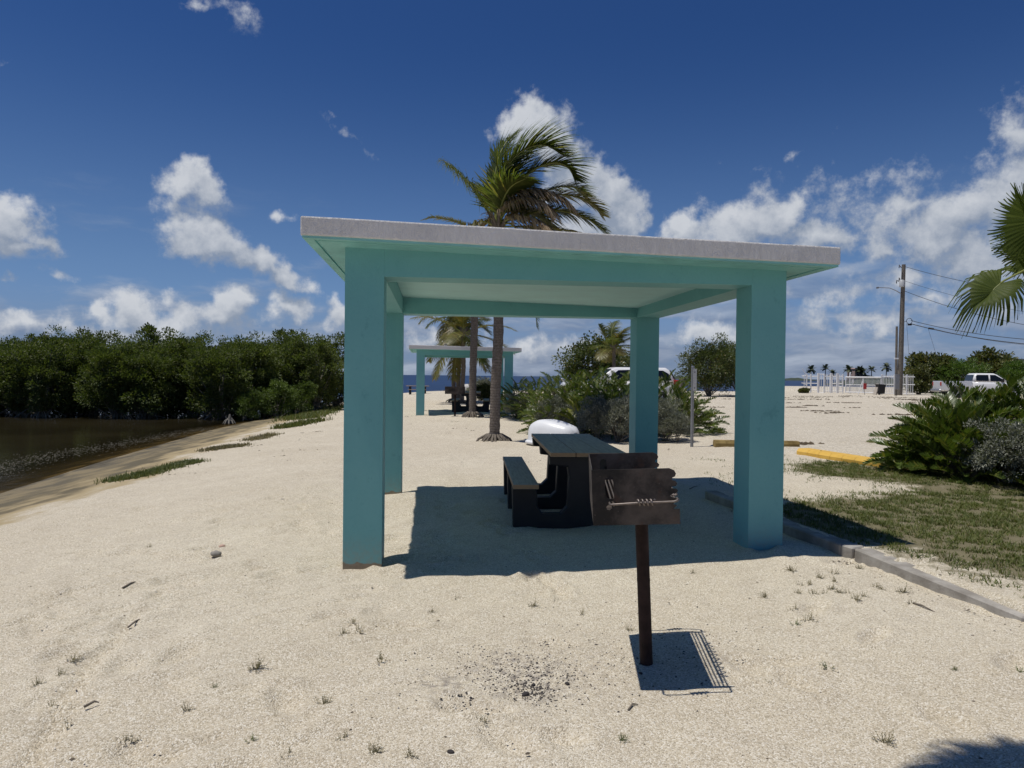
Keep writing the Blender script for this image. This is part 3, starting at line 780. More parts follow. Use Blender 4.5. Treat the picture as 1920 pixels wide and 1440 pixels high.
# ------------------------------------------------------------------ grills
def grill(label, loc, rot, group='park grills on posts'):
    root = thing('park_grill', label, 'grill', loc, 0, group); root.rotation_euler = rot
    ZB, ZT = .80, 1.065
    DX0, DX1, DY0, DY1 = -.258, .150, -.355, .355
    MB().tube([(0, 0, -.3), (0, 0, .45), (0, 0, .775)], .0335, 16).tube([(0, 0, .43), (0, 0, .445)], .0345, 16).build('post', RUSTPOST, root)
    MB().box((-.045, -.07, .765), (.075, .07, .797), .003).build('mounting_bracket', RUST, root)
    # side panel: outline with slot and notched open edge, cut from sheet steel
    def panel(y, sgn):
        h = ZT - ZB; w = DX1 - DX0
        edge = []      # the notched edge, bottom to top (x offset from DX1, z fraction)
        edge += [(0, 0), (0, .27), (-.030, .275), (-.020, .31), (-.012, .335), (-.030, .36), (-.022, .40), (-.006, .43), (-.008, .46), (-.034, .475), (-.042, .51), (-.030, .545), (-.010, .56),
                 (-.006, .60), (-.012, .63), (-.036, .64), (-.034, .67), (-.014, .68), (-.008, .73), (-.016, .77), (-.032, .79), (-.030, .83), (-.018, .85), (-.012, .90), (-.020, .96), (-.042, 1.0)]
        out = [(DX0, ZB)] + [(DX1 + a, ZB + b * h) for a, b in edge] + [(DX0, ZT)]
        sx0, sx1 = DX0 + .062, DX0 + .103
        slot = [(sx0, ZB + .50 * h), (sx0, ZB + .80 * h), (sx0 + .006, ZB + .86 * h), (sx0 + .020, ZB + .885 * h), (sx1 - .002, ZB + .86 * h), (sx1, ZB + .48 * h), (sx0 + .016, ZB + .475 * h)]
        slot2 = [(sx0 + .006, ZB + .28 * h), (sx0 + .002, ZB + .33 * h), (sx0 + .030, ZB + .43 * h), (sx0 + .048, ZB + .41 * h), (sx0 + .042, ZB + .34 * h), (sx0 + .018, ZB + .27 * h)]
        bm = bmesh.new()
        es = []
        for lp in (out, slot, slot2):
            vs = [bm.verts.new((a, y, b)) for a, b in lp]
            es += [bm.edges.new((vs[i], vs[(i + 1) % len(vs)])) for i in range(len(vs))]
        bmesh.ops.triangle_fill(bm, use_beauty=True, edges=es)
        # triangle_fill may fill the slots too: remove faces whose centre lies in a slot
        def inside(pt, poly):
            c = False; n = len(poly)
            for i in range(n):
                (x1, z1), (x2, z2) = poly[i], poly[(i + 1) % n]
                if (z1 > pt[1]) != (z2 > pt[1]) and pt[0] < (x2 - x1) * (pt[1] - z1) / (z2 - z1) + x1: c = not c
            return c
        kill = [f for f in bm.faces if any(inside((f.calc_center_median().x, f.calc_center_median().z), s) for s in (slot, slot2)) or not inside((f.calc_center_median().x, f.calc_center_median().z), out)]
        bmesh.ops.delete(bm, geom=kill, context='FACES')
        r = bmesh.ops.extrude_face_region(bm, geom=list(bm.faces))
        for v in r['geom']:
            if isinstance(v, bmesh.types.BMVert): v.co.y += sgn * .005
        bmesh.ops.recalc_face_normals(bm, faces=bm.faces)
        me = bpy.data.meshes.new('side_panel'); bm.to_mesh(me); bm.free(); me.materials.append(RUST)
        link('side_panel', me, root)
    panel(DY0, 1); panel(DY1, -1)
    MB().box((DX0 + .0005, DY0 + .0055, ZB), (DX0 + .0055, DY1 - .0055, ZT), .001).build('back_panel', RUST, root)
    MB().box((DX0 + .006, DY0 + .006, ZB), (DX1 - .055, DY1 - .006, ZB + .005), .001).build('fire_pan', RUST, root)
    # swinging grate: bars inside, a wire handle with a coil outside each side panel and along the open side
    g = MB(); gzz = ZB + .112
    for i in range(17):
        x = DX0 + .09 + i * .019
        g.tube([(x, DY0 + .012, gzz), (x, DY1 - .012, gzz)], .0045, 6)
    g.build('grate', WIRE, root)
    for sgn, yy in ((-1, DY0), (1, DY1)):
        yo = yy + sgn * .052
        hb = MB()
        xs0, xs1 = DX0 + .080, DX1 - .012
        hb.tube([(xs0, yy - sgn * .012, gzz - .004), (xs0, yo - sgn * .006, gzz - .005), (xs0 + .006, yo, gzz - .005), (xs0 + .13, yo, gzz + .001), (xs0 + .24, yo, gzz + .003), (xs1 - .02, yo, gzz + .004), (xs1 - .006, yo, gzz + .009), (xs1, yo - sgn * .008, gzz + .012), (xs1, yy - sgn * .01, gzz + .012)], .0052, 8)
        pts = []
        for k in range(61):
            a = k / 60 * 2 * PI * 4.2
            pts.append((xs0 + .125 + k / 60 * .082, yo + math.cos(a) * .0125, gzz + .003 + math.sin(a) * .0125))
        hb.tube(pts, .0052, 6)
        hb.build('coil_handle', WIRE, root)
    hb = MB()
    xo = DX1 - .030
    hb.tube([(DX1 - .06, DY0 + .05, gzz), (xo, DY0 + .05, gzz + .006), (xo, DY1 - .05, gzz + .006), (DX1 - .06, DY1 - .05, gzz)], .0045, 8)
    pts = [(xo + .022 + math.cos(k / 110 * 2 * PI * 9) * .014, DY0 + .12 + k / 110 * .42, gzz + .006 + math.sin(k / 110 * 2 * PI * 9) * .014) for k in range(111)]
    hb.tube([(xo, DY0 + .12, gzz + .006), (xo + .022, DY0 + .12, gzz + .006)] + pts + [(xo, DY0 + .54, gzz + .006)], .004, 6)
    hb.build('spiral_grip', WIRE, root)
    return root
gp = GT(1212, 1243)
grill('rusty black park grill on a post in the foreground, with coiled wire handle', gp, (0, math.radians(-2.7), math.radians(-5.0)))
g2 = P(853, 776, 25.6)
grill('small dark park grill on a post in front of the far pavilion', (g2[0], g2[1], gz(g2[0], g2[1])), (0, 0, math.radians(92)))

# ------------------------------------------------------------------ foliage builders
def leaf_quads(C, A, N, ln, wd, fold=.25):
    """one folded four-point leaf per row"""
    A = A / np.linalg.norm(A, axis=1, keepdims=True)
    S = np.cross(A, N); S /= np.linalg.norm(S, axis=1, keepdims=True) + 1e-9
    U = np.cross(S, A)
    ln = ln[:, None]; wd = wd[:, None]
    b = C; t = C + A * ln - U * ln * .08
    l = C + A * ln * .5 + S * wd * .5 + U * wd * fold; r = C + A * ln * .5 - S * wd * .5 + U * wd * fold
    V = np.stack([b, l, t, r], 1).reshape(-1, 3)
    k = np.arange(len(C))[:, None] * 4
    F = np.concatenate([k + np.array([[0, 1, 2]]), k + np.array([[0, 2, 3]])], 0)
    return V, F
def crown_mesh(name, mat, seed, r, zc, nclump, nleaf, leaf=(.09, .045), crad=.34, zmin=-.9, shell=.55, lump=.28, up=.35):
    g = np.random.default_rng(seed)
    rx, ry, rz = r
    d = g.normal(size=(nclump * 3, 3)); d /= np.linalg.norm(d, axis=1, keepdims=True)
    d = d[d[:, 2] > zmin][:nclump]
    rad = g.uniform(shell, 1.0, len(d)) ** .7
    lumpy = 1 + lump * (2 * vnoise(d[:, 0] * 2.1 + 9, d[:, 1] * 2.1 + d[:, 2] * 3.3, seed) - 1) + .10 * g.normal(size=len(d))
    cc = d * (rad * lumpy)[:, None] * np.array([rx, ry, rz]) + np.array([0, 0, zc])
    n = len(cc) * nleaf
    ci = np.repeat(np.arange(len(cc)), nleaf)
    q = g.normal(size=(n, 3)); q /= np.linalg.norm(q, axis=1, keepdims=True)
    cr = (crad * g.uniform(.55, 1.25, len(cc)))[ci]
    pos_ = cc[ci] + q * (cr * g.uniform(0.15, 1, n) ** .6)[:, None] * np.array([1, 1, .8])
    A = q * .9 + d[ci] * .5 + np.array([0, 0, up]) + g.normal(size=(n, 3)) * .35
    N = np.array([0, 0, 1.0]) + g.normal(size=(n, 3)) * .55 + d[ci] * .3
    ln = leaf[0] * g.uniform(.65, 1.25, n); wd = leaf[1] * g.uniform(.7, 1.2, n)
    pos_[:, 2] = np.maximum(pos_[:, 2], .06)
    V, F = leaf_quads(pos_, A, N, ln, wd)
    return np_mesh(name, V, F, False, [mat]), cc
def stems_mesh(name, mat, cc, seed, n=14, r0=.05, base_r=.15, split=.35, roots=0, root_r=.9):
    g = np.random.default_rng(seed); m = MB()
    sel = cc[g.permutation(len(cc))[:n]]
    for c in sel:
        a = g.uniform(0, 2 * PI); b = np.array([math.cos(a) * base_r * g.uniform(.2, 1), math.sin(a) * base_r * g.uniform(.2, 1), -.1])
        mid = b * .5 + c * .45 + np.array([0, 0, .12 * c[2]]) + g.normal(size=3) * .08
        m.tube([b, b * .75 + mid * .25 + np.array([0, 0, .05]), mid, c * .75 + mid * .25 + g.normal(size=3) * .05, c], [r0, r0 * .8, r0 * .55, r0 * .35, r0 * .12], 6)
    for i in range(roots):
        a = g.uniform(0, 2 * PI); R = root_r * g.uniform(.45, 1.1); h = g.uniform(.35, .8)
        m.tube([(0, 0, h), (math.cos(a) * R * .45, math.sin(a) * R * .45, h * .85), (math.cos(a) * R * .85, math.sin(a) * R * .85, h * .35), (math.cos(a) * R, math.sin(a) * R, -.5)], [.022, .02, .017, .014], 5)
    return m.mesh(name, mat)
def bush_kit(mat, seed, r, zc, nclump, nleaf, leaf, stem_n=12, r0=.04, roots=0, bark=BARK, **k):
    cm, cc = crown_mesh('crown', mat, seed, r, zc, nclump, nleaf, leaf, **k)
    return cm, stems_mesh('trunk', bark, cc, seed + 500, stem_n, r0, roots=roots, root_r=r[0] * .8)
def place_bush(kit, name, label, cat, loc, rz, sc, group=None, trunk='trunk'):
    o = thing(name, label, cat, loc, rz, group); o.scale = sc if hasattr(sc, '__len__') else (sc,) * 3
    link('crown', kit[0], o); link(trunk, kit[1], o)
    return o

rnd = random.Random(12)
# mangroves across the pond
MK = [bush_kit(MANG, 100 + i, (1.55, 1.35, 1.72), 1.98, 130, 120, (.118, .056), 16, .05, 16, ROOT, crad=.36, zmin=-.86, lump=.22, shell=.60) for i in range(5)]
MKP = bush_kit(MANGP, 131, (1.0, .9, .95), .95, 80, 70, (.11, .055), 10, .03, 8, ROOT, crad=.28, zmin=-.8)
def mang(x, y, sc, rz, kit, label, group='mangroves across the pond'):
    place_bush(kit, 'mangrove_tree', label, 'mangrove', (x, y, max(gz(x, y), -.75)), rz, sc, group)
ORD = ['leftmost', 'second from left', 'third from left', 'fourth from left', 'fifth from left', 'sixth from left', 'seventh from left', 'eighth from left', 'ninth from left', 'tenth from left', 'eleventh from left', 'twelfth from left', 'thirteenth from left', 'fourteenth from left', 'fifteenth from left', 'sixteenth from left', 'last on the right']
front = []
for i in range(15):
    u = -70 + i * 47 + rnd.uniform(-10, 10)
    Y0 = 31.2 + 1.0 * math.sin(i * 1.7) + max(0, (u - 400) / 240) * 5.0
    p = P(u, 700, Y0)
    front.append((p[0], Y0 + .6))
for i, (x, y) in enumerate(front):
    s = rnd.uniform(.90, 1.02)
    mang(x, y, (s, s, s * rnd.uniform(.92, 1.04)), rnd.uniform(0, 6.3), MK[i % 5], 'dark green mangrove in the front row along the pond, ' + (ORD[i] if i < 14 else 'last on the right'))
for i in range(17):
    u = -95 + i * 45 + rnd.uniform(-12, 12)
    Y0 = 34.2 + max(0, (u - 400) / 240) * 4.5
    p = P(u, 700, Y0); s = rnd.uniform(.98, 1.08)
    mang(p[0], Y0, (s, s, s * rnd.uniform(.96, 1.10)), rnd.uniform(0, 6.3), MK[(i * 3 + 1) % 5], 'taller mangrove in the back row, its top against the sky, ' + ORD[i], 'back row mangroves')
for (u, v, Y0, s, lab) in ((470, 775, 30.3, .62, 'small pale green mangrove low in the middle of the belt'), (522, 772, 31.2, .8, 'pale green mangrove bush at the right of the pond, beside the grass bank'), (566, 765, 33, .74, 'yellow green mangrove sapling directly behind the grass bank')):
    p = P(u, v, Y0)
    place_bush(MKP, 'mangrove_bush', lab, 'mangrove', (p[0], p[1], gz(p[0], p[1]) - .05), rnd.uniform(0, 6), s)
# weathered stump at the water's edge
st = GT(430, 796)
m = MB()
g_ = np.random.default_rng(8)
for i in range(9):
    a = i * .7; m.tube([(0, 0, .42 - .02 * i), (math.cos(a) * .22, math.sin(a) * .14, .22), (math.cos(a) * .45, math.sin(a) * .3, -.1)], [.06, .045, .03], 6)
m.tube([(0, 0, 0), (.03, 0, .3), (.02, .02, .55)], [.16, .12, .05], 8)
so = m.build('stump', ROOT, loc=st); so.scale = (.7, .7, .75)
tag(so, 'grey weathered stump with spread roots at the edge of the pond', 'stump')

# big bushes in the middle distance
def bush_at(u, vbase, Y0, vtop, wpx, mat, seed, name, label, cat, leaf, nclump=110, nleaf=70, group=None, wind=0, **k):
    p = P(u, vbase, Y0); zb = gz(p[0], p[1]); zt_ = zat(u, vtop, Y0); h = zt_ - zb; w = wpx / FPX * Y0 / 2
    kit = bush_kit(mat, seed, (w * .86, w * .8, h * .47), h * .49, nclump, nleaf, leaf, 12, .05, crad=.17 * h, zmin=-.75, **k)
    o = thing(name, label, cat, (p[0], p[1], zb), 0, group)
    link('crown', kit[0], o); link('trunk', kit[1], o); return o
bush_at(1110, 742, 43, 634, 128, BUSHL, 201, 'sea_grape_bush', 'big green sea grape bush behind the white car with only its roof showing', 'bush', (.16, .12), 120, 90)
bush_at(1168, 742, 46, 660, 60, BUSHL, 202, 'buttonwood_bush', 'darker bush behind the small palm and the white minivan', 'bush', (.12, .06), 80, 80)
bush_at(1328, 745, 50, 642, 108, BUSHL, 203, 'buttonwood_tree', 'dark green buttonwood tree behind the grey sign post', 'tree', (.15, .075), 130, 110, lump=.4)
bush_at(1385, 745, 52, 640, 110, MANG, 204, 'buttonwood_tree', 'dense buttonwood tree mostly hidden behind the right pavilion pillar', 'tree', (.15, .075), 130, 100)
bush_at(1748, 741, 72, 663, 108, REDDISHL, 205, 'sea_grape_tree', 'russet green sea grape tree beside the utility pole, left of the pickup', 'tree', (.30, .24), 130, 70)
bush_at(1722, 743, 64, 690, 42, REDDISHL, 206, 'croton_bush', 'low yellowish bush at the right end of the white fence', 'bush', (.20, .11), 70, 60)
bush_at(1800, 741, 70, 676, 110, BRIGHTL, 207, 'green_bush', 'bright green rounded bush behind the bed of the white pickup', 'bush', (.18, .08), 130, 80)
bush_at(1862, 741, 76, 662, 100, REDDISHL, 208, 'sea_grape_tree', 'dull green sea grape tree behind the cab of the white pickup', 'tree', (.30, .24), 120, 70)
bush_at(1905, 741, 66, 680, 90, BRIGHTL, 209, 'green_bush', 'bright green bush at the right edge in front of the grey roof', 'bush', (.18, .08), 120, 80)
bush_at(1965, 741, 66, 672, 110, BRIGHTL, 210, 'green_bush', 'bright green bush cut off by the right edge of the picture', 'bush', (.18, .08), 100, 70)
bush_at(1508, 742, 65, 729, 22, REDDISHL, 211, 'dry_shrub', 'small brownish shrub at the left foot of the white fence', 'shrub', (.14, .07), 40, 50)
bush_at(905, 748, 46, 710, 62, SILVER, 212, 'shore_shrub', 'pale green shrub near the shore behind the far pavilion', 'shrub', (.12, .05), 70, 70)
bush_at(912, 757, 38, 722, 46, BUSHL, 213, 'shore_shrub', 'dark low shrub just behind the far picnic table', 'shrub', (.10, .05), 70, 70)

# ------------------------------------------------------------------ cycads and silver shrubs
def cycad_frond(seed, L=.95, n=15, ll=.17, lw=.055, droop=.5, mat=CYCADL, mesh_only=True):
    """an arching pinnate frond along +x, with stiff broad leaflets held in a V"""
    g = np.random.default_rng(seed)
    ts = np.linspace(0, 1, 9)
    ang = -droop * ts ** 1.4 * 1.5
    pts = [np.zeros(3)]
    for i in range(8):
        a = (ang[i] + ang[i + 1]) / 2
        pts.append(pts[-1] + L / 8 * np.array([math.cos(a), .04 * math.sin(3 * ts[i] + seed), math.sin(a)]))
    pts = np.array(pts)
    V = []; F = []
    for k in range(n):
        t = .22 + .78 * k / (n - 1)
        i = min(int(t * 8), 7); f = t * 8 - i
        c = pts[i] * (1 - f) + pts[i + 1] * f
        T = pts[i + 1] - pts[i]; T /= np.linalg.norm(T)
        Sd = np.array([0, 1.0, 0]); U = np.cross(T, Sd); U = U if U[2] > 0 else -U
        sz = (.62 + .5 * math.sin(PI * min(1, .12 + t * .86))) * g.uniform(.9, 1.1)
        if t > .95: sz *= .85
        for sgn in (-1, 1):
            out = Sd * sgn * (.92 - .45 * t) + T * (.42 + .5 * t) + U * .42 + g.normal(size=3) * .06
            out /= np.linalg.norm(out)
            nn = np.cross(out, T) * sgn; nn = nn / np.linalg.norm(nn)
            wv = np.cross(nn, out)
            l = ll * sz; w = lw * sz
            base = len(V)
            for (a, b, d) in ((0, 0, 0), (.35, .5, .03), (.75, .46, .02), (1, 0, -.05), (.75, -.46, .02), (.35, -.5, .03)):
                V.append(c + out * l * a + wv * w * b + nn * l * d)
            F += [(base, base + 1, base + 5), (base + 1, base + 2, base + 4), (base + 1, base + 4, base + 5), (base + 2, base + 3, base + 4)]
    lf = np_mesh('frond', np.array(V), np.array(F), False, [mat, PETI])
    m = MB(); m.tube([pts[0], pts[2], pts[4], pts[6], pts[8]], [.010, .009, .008, .006, .003], 5)
    st = m.mesh('stalk', PETI)
    bm = bmesh.new(); bm.from_mesh(lf); nf = len(bm.faces); bm.from_mesh(st)
    bm.faces.ensure_lookup_table()
    for f in bm.faces[nf:]: f.material_index = 1
    bm.to_mesh(lf); bm.free()
    return lf
CARD = [cycad_frond(i, 1.0, 14, .25, .056, .30 + .14 * i, CYCADL) for i in range(4)]
COON = [cycad_frond(20 + i, 1.0, 14, .23, .050, .38 + .14 * i, CYCADL) for i in range(3)]
COONY = [cycad_frond(30, 1.0, 20, .18, .032, .3, YCYCAD)]
def cycad(name, label, loc, kits, n, h, rad, seed, group=None, fs=.7):
    """a mound of fronds: bases spread through the inside of a low dome, fronds leaning outwards"""
    g = random.Random(seed)
    o = thing(name, label, 'cycad', loc, 0, group)
    for i in range(n):
        el = math.asin(min(1, .02 + .98 * ((i + .5) / n) ** 1.1)); az = i * 2.39996 + g.uniform(-.35, .35)
        el = max(.05, el + g.uniform(-.15, .15))
        r = g.uniform(.35, .72)
        b = (math.cos(az) * math.cos(el) * rad * r, math.sin(az) * math.cos(el) * rad * r, max(.02, math.sin(el) * h * r * .95))
        fr = link('frond', kits[g.randrange(len(kits))], o, b)
        tilt = el * .8 + g.uniform(.05, .45)
        q = Matrix.Rotation(az + g.uniform(-.4, .4), 3, 'Z') @ Matrix.Rotation(-min(tilt, 1.45), 3, 'Y') @ Matrix.Rotation(g.uniform(-.6, .6), 3, 'X')
        s = fs * g.uniform(.75, 1.15)
        fr.rotation_euler = q.to_euler(); fr.scale = (s, s, s)
    m = MB()
    for k in range(7):
        a = k * .9; m.tube([(0, 0, -.1), (math.cos(a) * rad * .2, math.sin(a) * rad * .2, h * .25), (math.cos(a) * rad * .4, math.sin(a) * rad * .4, h * .5)], [.05, .035, .02], 6)
    m.build('stem_base', BARK, o)
    return o
# the big cardboard palms right of the lawn
for i, (u, Y0, n, h, rad, lab) in enumerate((
        (1782, 10.3, 160, 1.12, .92, 'glossy cardboard palm reaching over the yellow wheel stop, left end of its clump'),
        (1835, 10.9, 220, 1.56, 1.2, 'tallest glossy cardboard palm in the middle of the right hand clump, below the pickup'),
        (1935, 10.6, 220, 1.62, 1.2, 'glossy cardboard palm at the right edge behind the silver shrub'),
        (1822, 9.9, 130, 1.0, 1.0, 'low cardboard palm in front of the right hand clump beside the lawn'))):
    p = P(u, 900, Y0)
    cycad('cardboard_palm', lab, (p[0], p[1], gz(p[0], p[1])), CARD, n, h, rad, 60 + i, 'cardboard palms by the lawn', .50)
SK = [bush_kit(SILVER, 300 + i, (.62, .55, .40), .45, 120, 80, (.048, .019), 14, .012, crad=.12, zmin=-.55, lump=.22) for i in range(3)]
for u, v, Y0, s, lab in ((1892, 895, 9.35, .92, 'silver grey shrub in front of the cardboard palms beside the lawn'), (1958, 905, 9.1, .85, 'silver grey shrub cut off by the right edge beside the lawn')):
    p = P(u, v, Y0)
    place_bush(SK[0], 'silver_shrub', lab, 'shrub', (p[0], p[1], gz(p[0], p[1])), u, (s, s, s), 'silver shrubs', 'stems')
# planting bed in the middle: coontie and silver shrubs
bed = [(972, 25, 1.05, 'leftmost dark cycad of the middle bed, beside the far pavilion'), (1008, 23.5, 1.22, 'dark cycad of the middle bed, left of the white upturned boat'),
       (1042, 22, 1.42, 'tall dark cycad of the middle bed, above the white upturned boat'), (1080, 21, 1.55, 'tallest dark cycad of the middle bed, below the hidden white car'),
       (1122, 20.5, 1.48, 'dark cycad of the middle bed below the windscreen of the minivan'), (1160, 20, 1.50, 'dark cycad left of the rear right pavilion pillar'),
       (1054, 18.6, .95, 'low cycad behind the silver shrub above the boat'), (1126, 18, 1.12, 'cycad behind the middle silver shrub of the bed'),
       (1158, 17.2, 1.05, 'low cycad touching the left side of the rear right pillar'), (1256, 18.2, 1.28, 'cycad right of the rear right pillar, in front of the minivan bumper'),
       (1277, 17.2, .82, 'low cycad at the right end of the middle bed'), (1205, 18.2, 1.3, 'cycad mostly hidden behind the rear right pillar')]
for i, (u, Y0, h, lab) in enumerate(bed):
    p = P(u, 800, Y0)
    cycad('coontie_cycad', lab, (p[0], p[1], gz(p[0], p[1])), COON, 150, h * 1.48, 1.08, 80 + i, 'cycads in the middle bed', .42)
p = P(1092, 800, 17.0)
cycad('coontie_cycad', 'bright yellow green cycad in the middle of the bed', (p[0], p[1], gz(p[0], p[1]) + .05), COONY, 34, 1.25, .45, 99, 'cycads in the middle bed', .5)
for i, (u, Y0, sx, sz, lab) in enumerate(((1048, 18.4, .95, 1.05, 'silver shrub of the middle bed right behind the white upturned boat'), (1120, 15.9, .85, 1.12, 'widest silver shrub of the middle bed, above the far edge of the tabletop'),
        (1160, 15.5, .85, 1.10, 'silver shrub against the left side of the rear right pillar'), (1246, 15.7, .75, 1.05, 'silver shrub just right of the rear right pillar'),
        (1268, 15.3, .62, .72, 'small silver shrub at the foot of the grey sign post'), (1203, 15.8, .85, 1.1, 'silver shrub hidden behind the rear right pillar'), (968, 24.4, .8, .95, 'silver shrub at the left end of the middle bed'))):
    p = P(u, 830, Y0)
    place_bush(SK[i % 3], 'silver_shrub', lab, 'shrub', (p[0], p[1], gz(p[0], p[1])), i * 1.3, (sx, sx, sz), 'silver shrubs', 'stems')

# ------------------------------------------------------------------ palms
WIND = np.array([1.0, .12, -.05])
def palm_frond_mesh(pts, ll, lw=.046, n=56, mat=COCO, droop=.7, wind=.45, seed=0, ragged=0.0, t0=.16, seg=3):
    """a coconut frond along the given points: midrib plus drooping, wind-swept leaflets"""
    g = np.random.default_rng(seed); n = int(n * 1.45)
    pts = np.array(pts, float)
    # resample with Catmull-Rom
    Q = []
    ext = np.vstack([2 * pts[0] - pts[1], pts, 2 * pts[-1] - pts[-2]])
    for i in range(1, len(ext) - 2):
        p0, p1, p2, p3 = ext[i - 1:i + 3]
        for t in np.linspace(0, 1, 8, endpoint=False):
            Q.append(.5 * ((2 * p1) + (-p0 + p2) * t + (2 * p0 - 5 * p1 + 4 * p2 - p3) * t * t + (-p0 + 3 * p1 - 3 * p2 + p3) * t ** 3))
    Q.append(pts[-1]); Q = np.array(Q)
    sl = np.concatenate([[0], np.cumsum(np.linalg.norm(np.diff(Q, axis=0), axis=1))]); sl /= sl[-1]
    V = []; F = []
    def at(t): return np.array([np.interp(t, sl, Q[:, k]) for k in range(3)])
    for k in range(n):
        t = t0 + (1 - t0) * (k + g.uniform(-.2, .2)) / (n - 1); t = min(max(t, t0), 1)
        c = at(t); T = at(min(1, t + .03)) - at(max(0, t - .03)); T /= np.linalg.norm(T) + 1e-9
        S0 = np.cross(T, np.array([0, 0, 1.0]))
        if np.linalg.norm(S0) < .25: S0 = S0 + np.array([.3, -1, 0]) * .4
        S0 /= np.linalg.norm(S0); U = np.cross(S0, T)
        prof = (.45 + .75 * math.sin(PI * min(1, .18 + .72 * t))) * (1 - .45 * max(0, t - .8) / .2)
        for sgn in (-1, 1):
            if ragged and g.random() < ragged: continue
            l = ll * prof * g.uniform(.85, 1.12) * (1 - ragged * g.uniform(0, .5)); w = lw * g.uniform(.8, 1.15)
            d = S0 * sgn * .86 + T * (.42 + .45 * t) + U * .28 + g.normal(size=3) * .08
            d /= np.linalg.norm(d); p = c.copy(); base = len(V)
            wn = np.cross(d, U); wn = wn / (np.linalg.norm(wn) + 1e-9)
            for s in range(seg + 1):
                f = s / seg; ww = w * (1 - f) ** .55 if s < seg else 0
                if s: 
                    d = d + (np.array([0, 0, -1.0]) * droop * (.25 + f) + WIND * wind * (.3 + f) + g.normal(size=3) * .07) / seg
                    d /= np.linalg.norm(d); p = p + d * l / seg
                V.append(p + wn * ww * .5); V.append(p - wn * ww * .5 + np.array([0, 0, 0]))
            for s in range(seg): F.append((base + 2 * s, base + 2 * s + 1, base + 2 * s + 3, base + 2 * s + 2))
    me = np_mesh('frond', np.array(V), np.array(F), False, [mat, PETI])
    mb = MB(); step = max(1, len(Q) // 12); qq = list(Q[::step]); 
    mb.tube(qq, list(np.linspace(.030, .005, len(qq)) * (ll / .6)), 5)
    st = mb.mesh('x', PETI)
    bm = bmesh.new(); bm.from_mesh(me); nf = len(bm.faces); bm.from_mesh(st); bm.faces.ensure_lookup_table()
    for f in bm.faces[nf:]: f.material_index = 1
    bm.to_mesh(me); bm.free(); bpy.data.meshes.remove(st)
    return me
def auto_frond(az, el, L, wind=.5, grav=.55, n=7):
    d = np.array([math.cos(az) * math.cos(el), math.sin(az) * math.cos(el), math.sin(el)]); p = np.zeros(3); out = [p.copy()]
    for i in range(n):
        d = d + (np.array([0, 0, -1.0]) * grav * (.4 + i / n) + WIND * wind * (.3 + i / n)) / n * 1.3
        d /= np.linalg.norm(d); p = p + d * L / n; out.append(p.copy())
    return out
def trunk_mesh(base_r, top_r, pts, ringy=True, n=14):
    pts = [np.array(p, float) for p in pts]; L = len(pts)
    Q = []; R = []
    N = 46
    for i in range(N + 1):
        f = i / N * (L - 1); k = min(int(f), L - 2); q = pts[k] * (1 - (f - k)) + pts[k + 1] * (f - k)
        Q.append(q); h = i / N
        R.append(top_r + (base_r * .62 - top_r) * (1 - h) ** 1.2 + base_r * .75 * math.exp(-h * 18) + (.006 * (1 if i % 2 else -1) if ringy else 0))
    return MB().tube(Q, R, n).mesh('trunk', PALMBARK)
def coconut(label, base, top, fronds, group='coconut palms', base_r=.2, top_r=.095, nuts=0, boots=True):
    """fronds: list of (mesh) already relative to the crown point"""
    base = np.array(base, float); top = np.array(top, float)
    o = thing('coconut_palm', label, 'palm tree', base, 0, group)
    mid = (top - base) * .5 + np.array([.05, 0, 0])
    link('trunk', trunk_mesh(base_r, top_r, [(0, 0, -.3), (0.0, 0, .0), mid * .5 + np.array([-.02, 0, 0]), mid, top - base]), o)
    m = MB(); g = random.Random(int(abs(base[0]) * 100))
    for i in range(9):
        a = i * 2.4; e = g.uniform(.7, 1.25)
        m.tube([(0, 0, -.25), (math.cos(a) * .09, math.sin(a) * .09, .02), (math.cos(a) * .09 + math.cos(a) * math.cos(e) * .3, math.sin(a) * .09 + math.sin(a) * math.cos(e) * .3, math.sin(e) * .42)], [top_r * .95, .05, .022], 6)
    rm = MB()
    for i in range(22):
        a = i * 2.4; R_ = base_r * g.uniform(1.5, 2.3)
        rm.tube([(math.cos(a) * base_r * .8, math.sin(a) * base_r * .8, .17), (math.cos(a) * R_ * .8, math.sin(a) * R_ * .8, .07), (math.cos(a) * R_, math.sin(a) * R_, -.06)], [.035, .028, .02], 5)
    rm.build('root_mass', BARK, o)
    cr = m.build('crown_shaft', BARK, o, loc=top - base)
    for f in fronds: link('frond', f, o, loc=top - base)
    return o
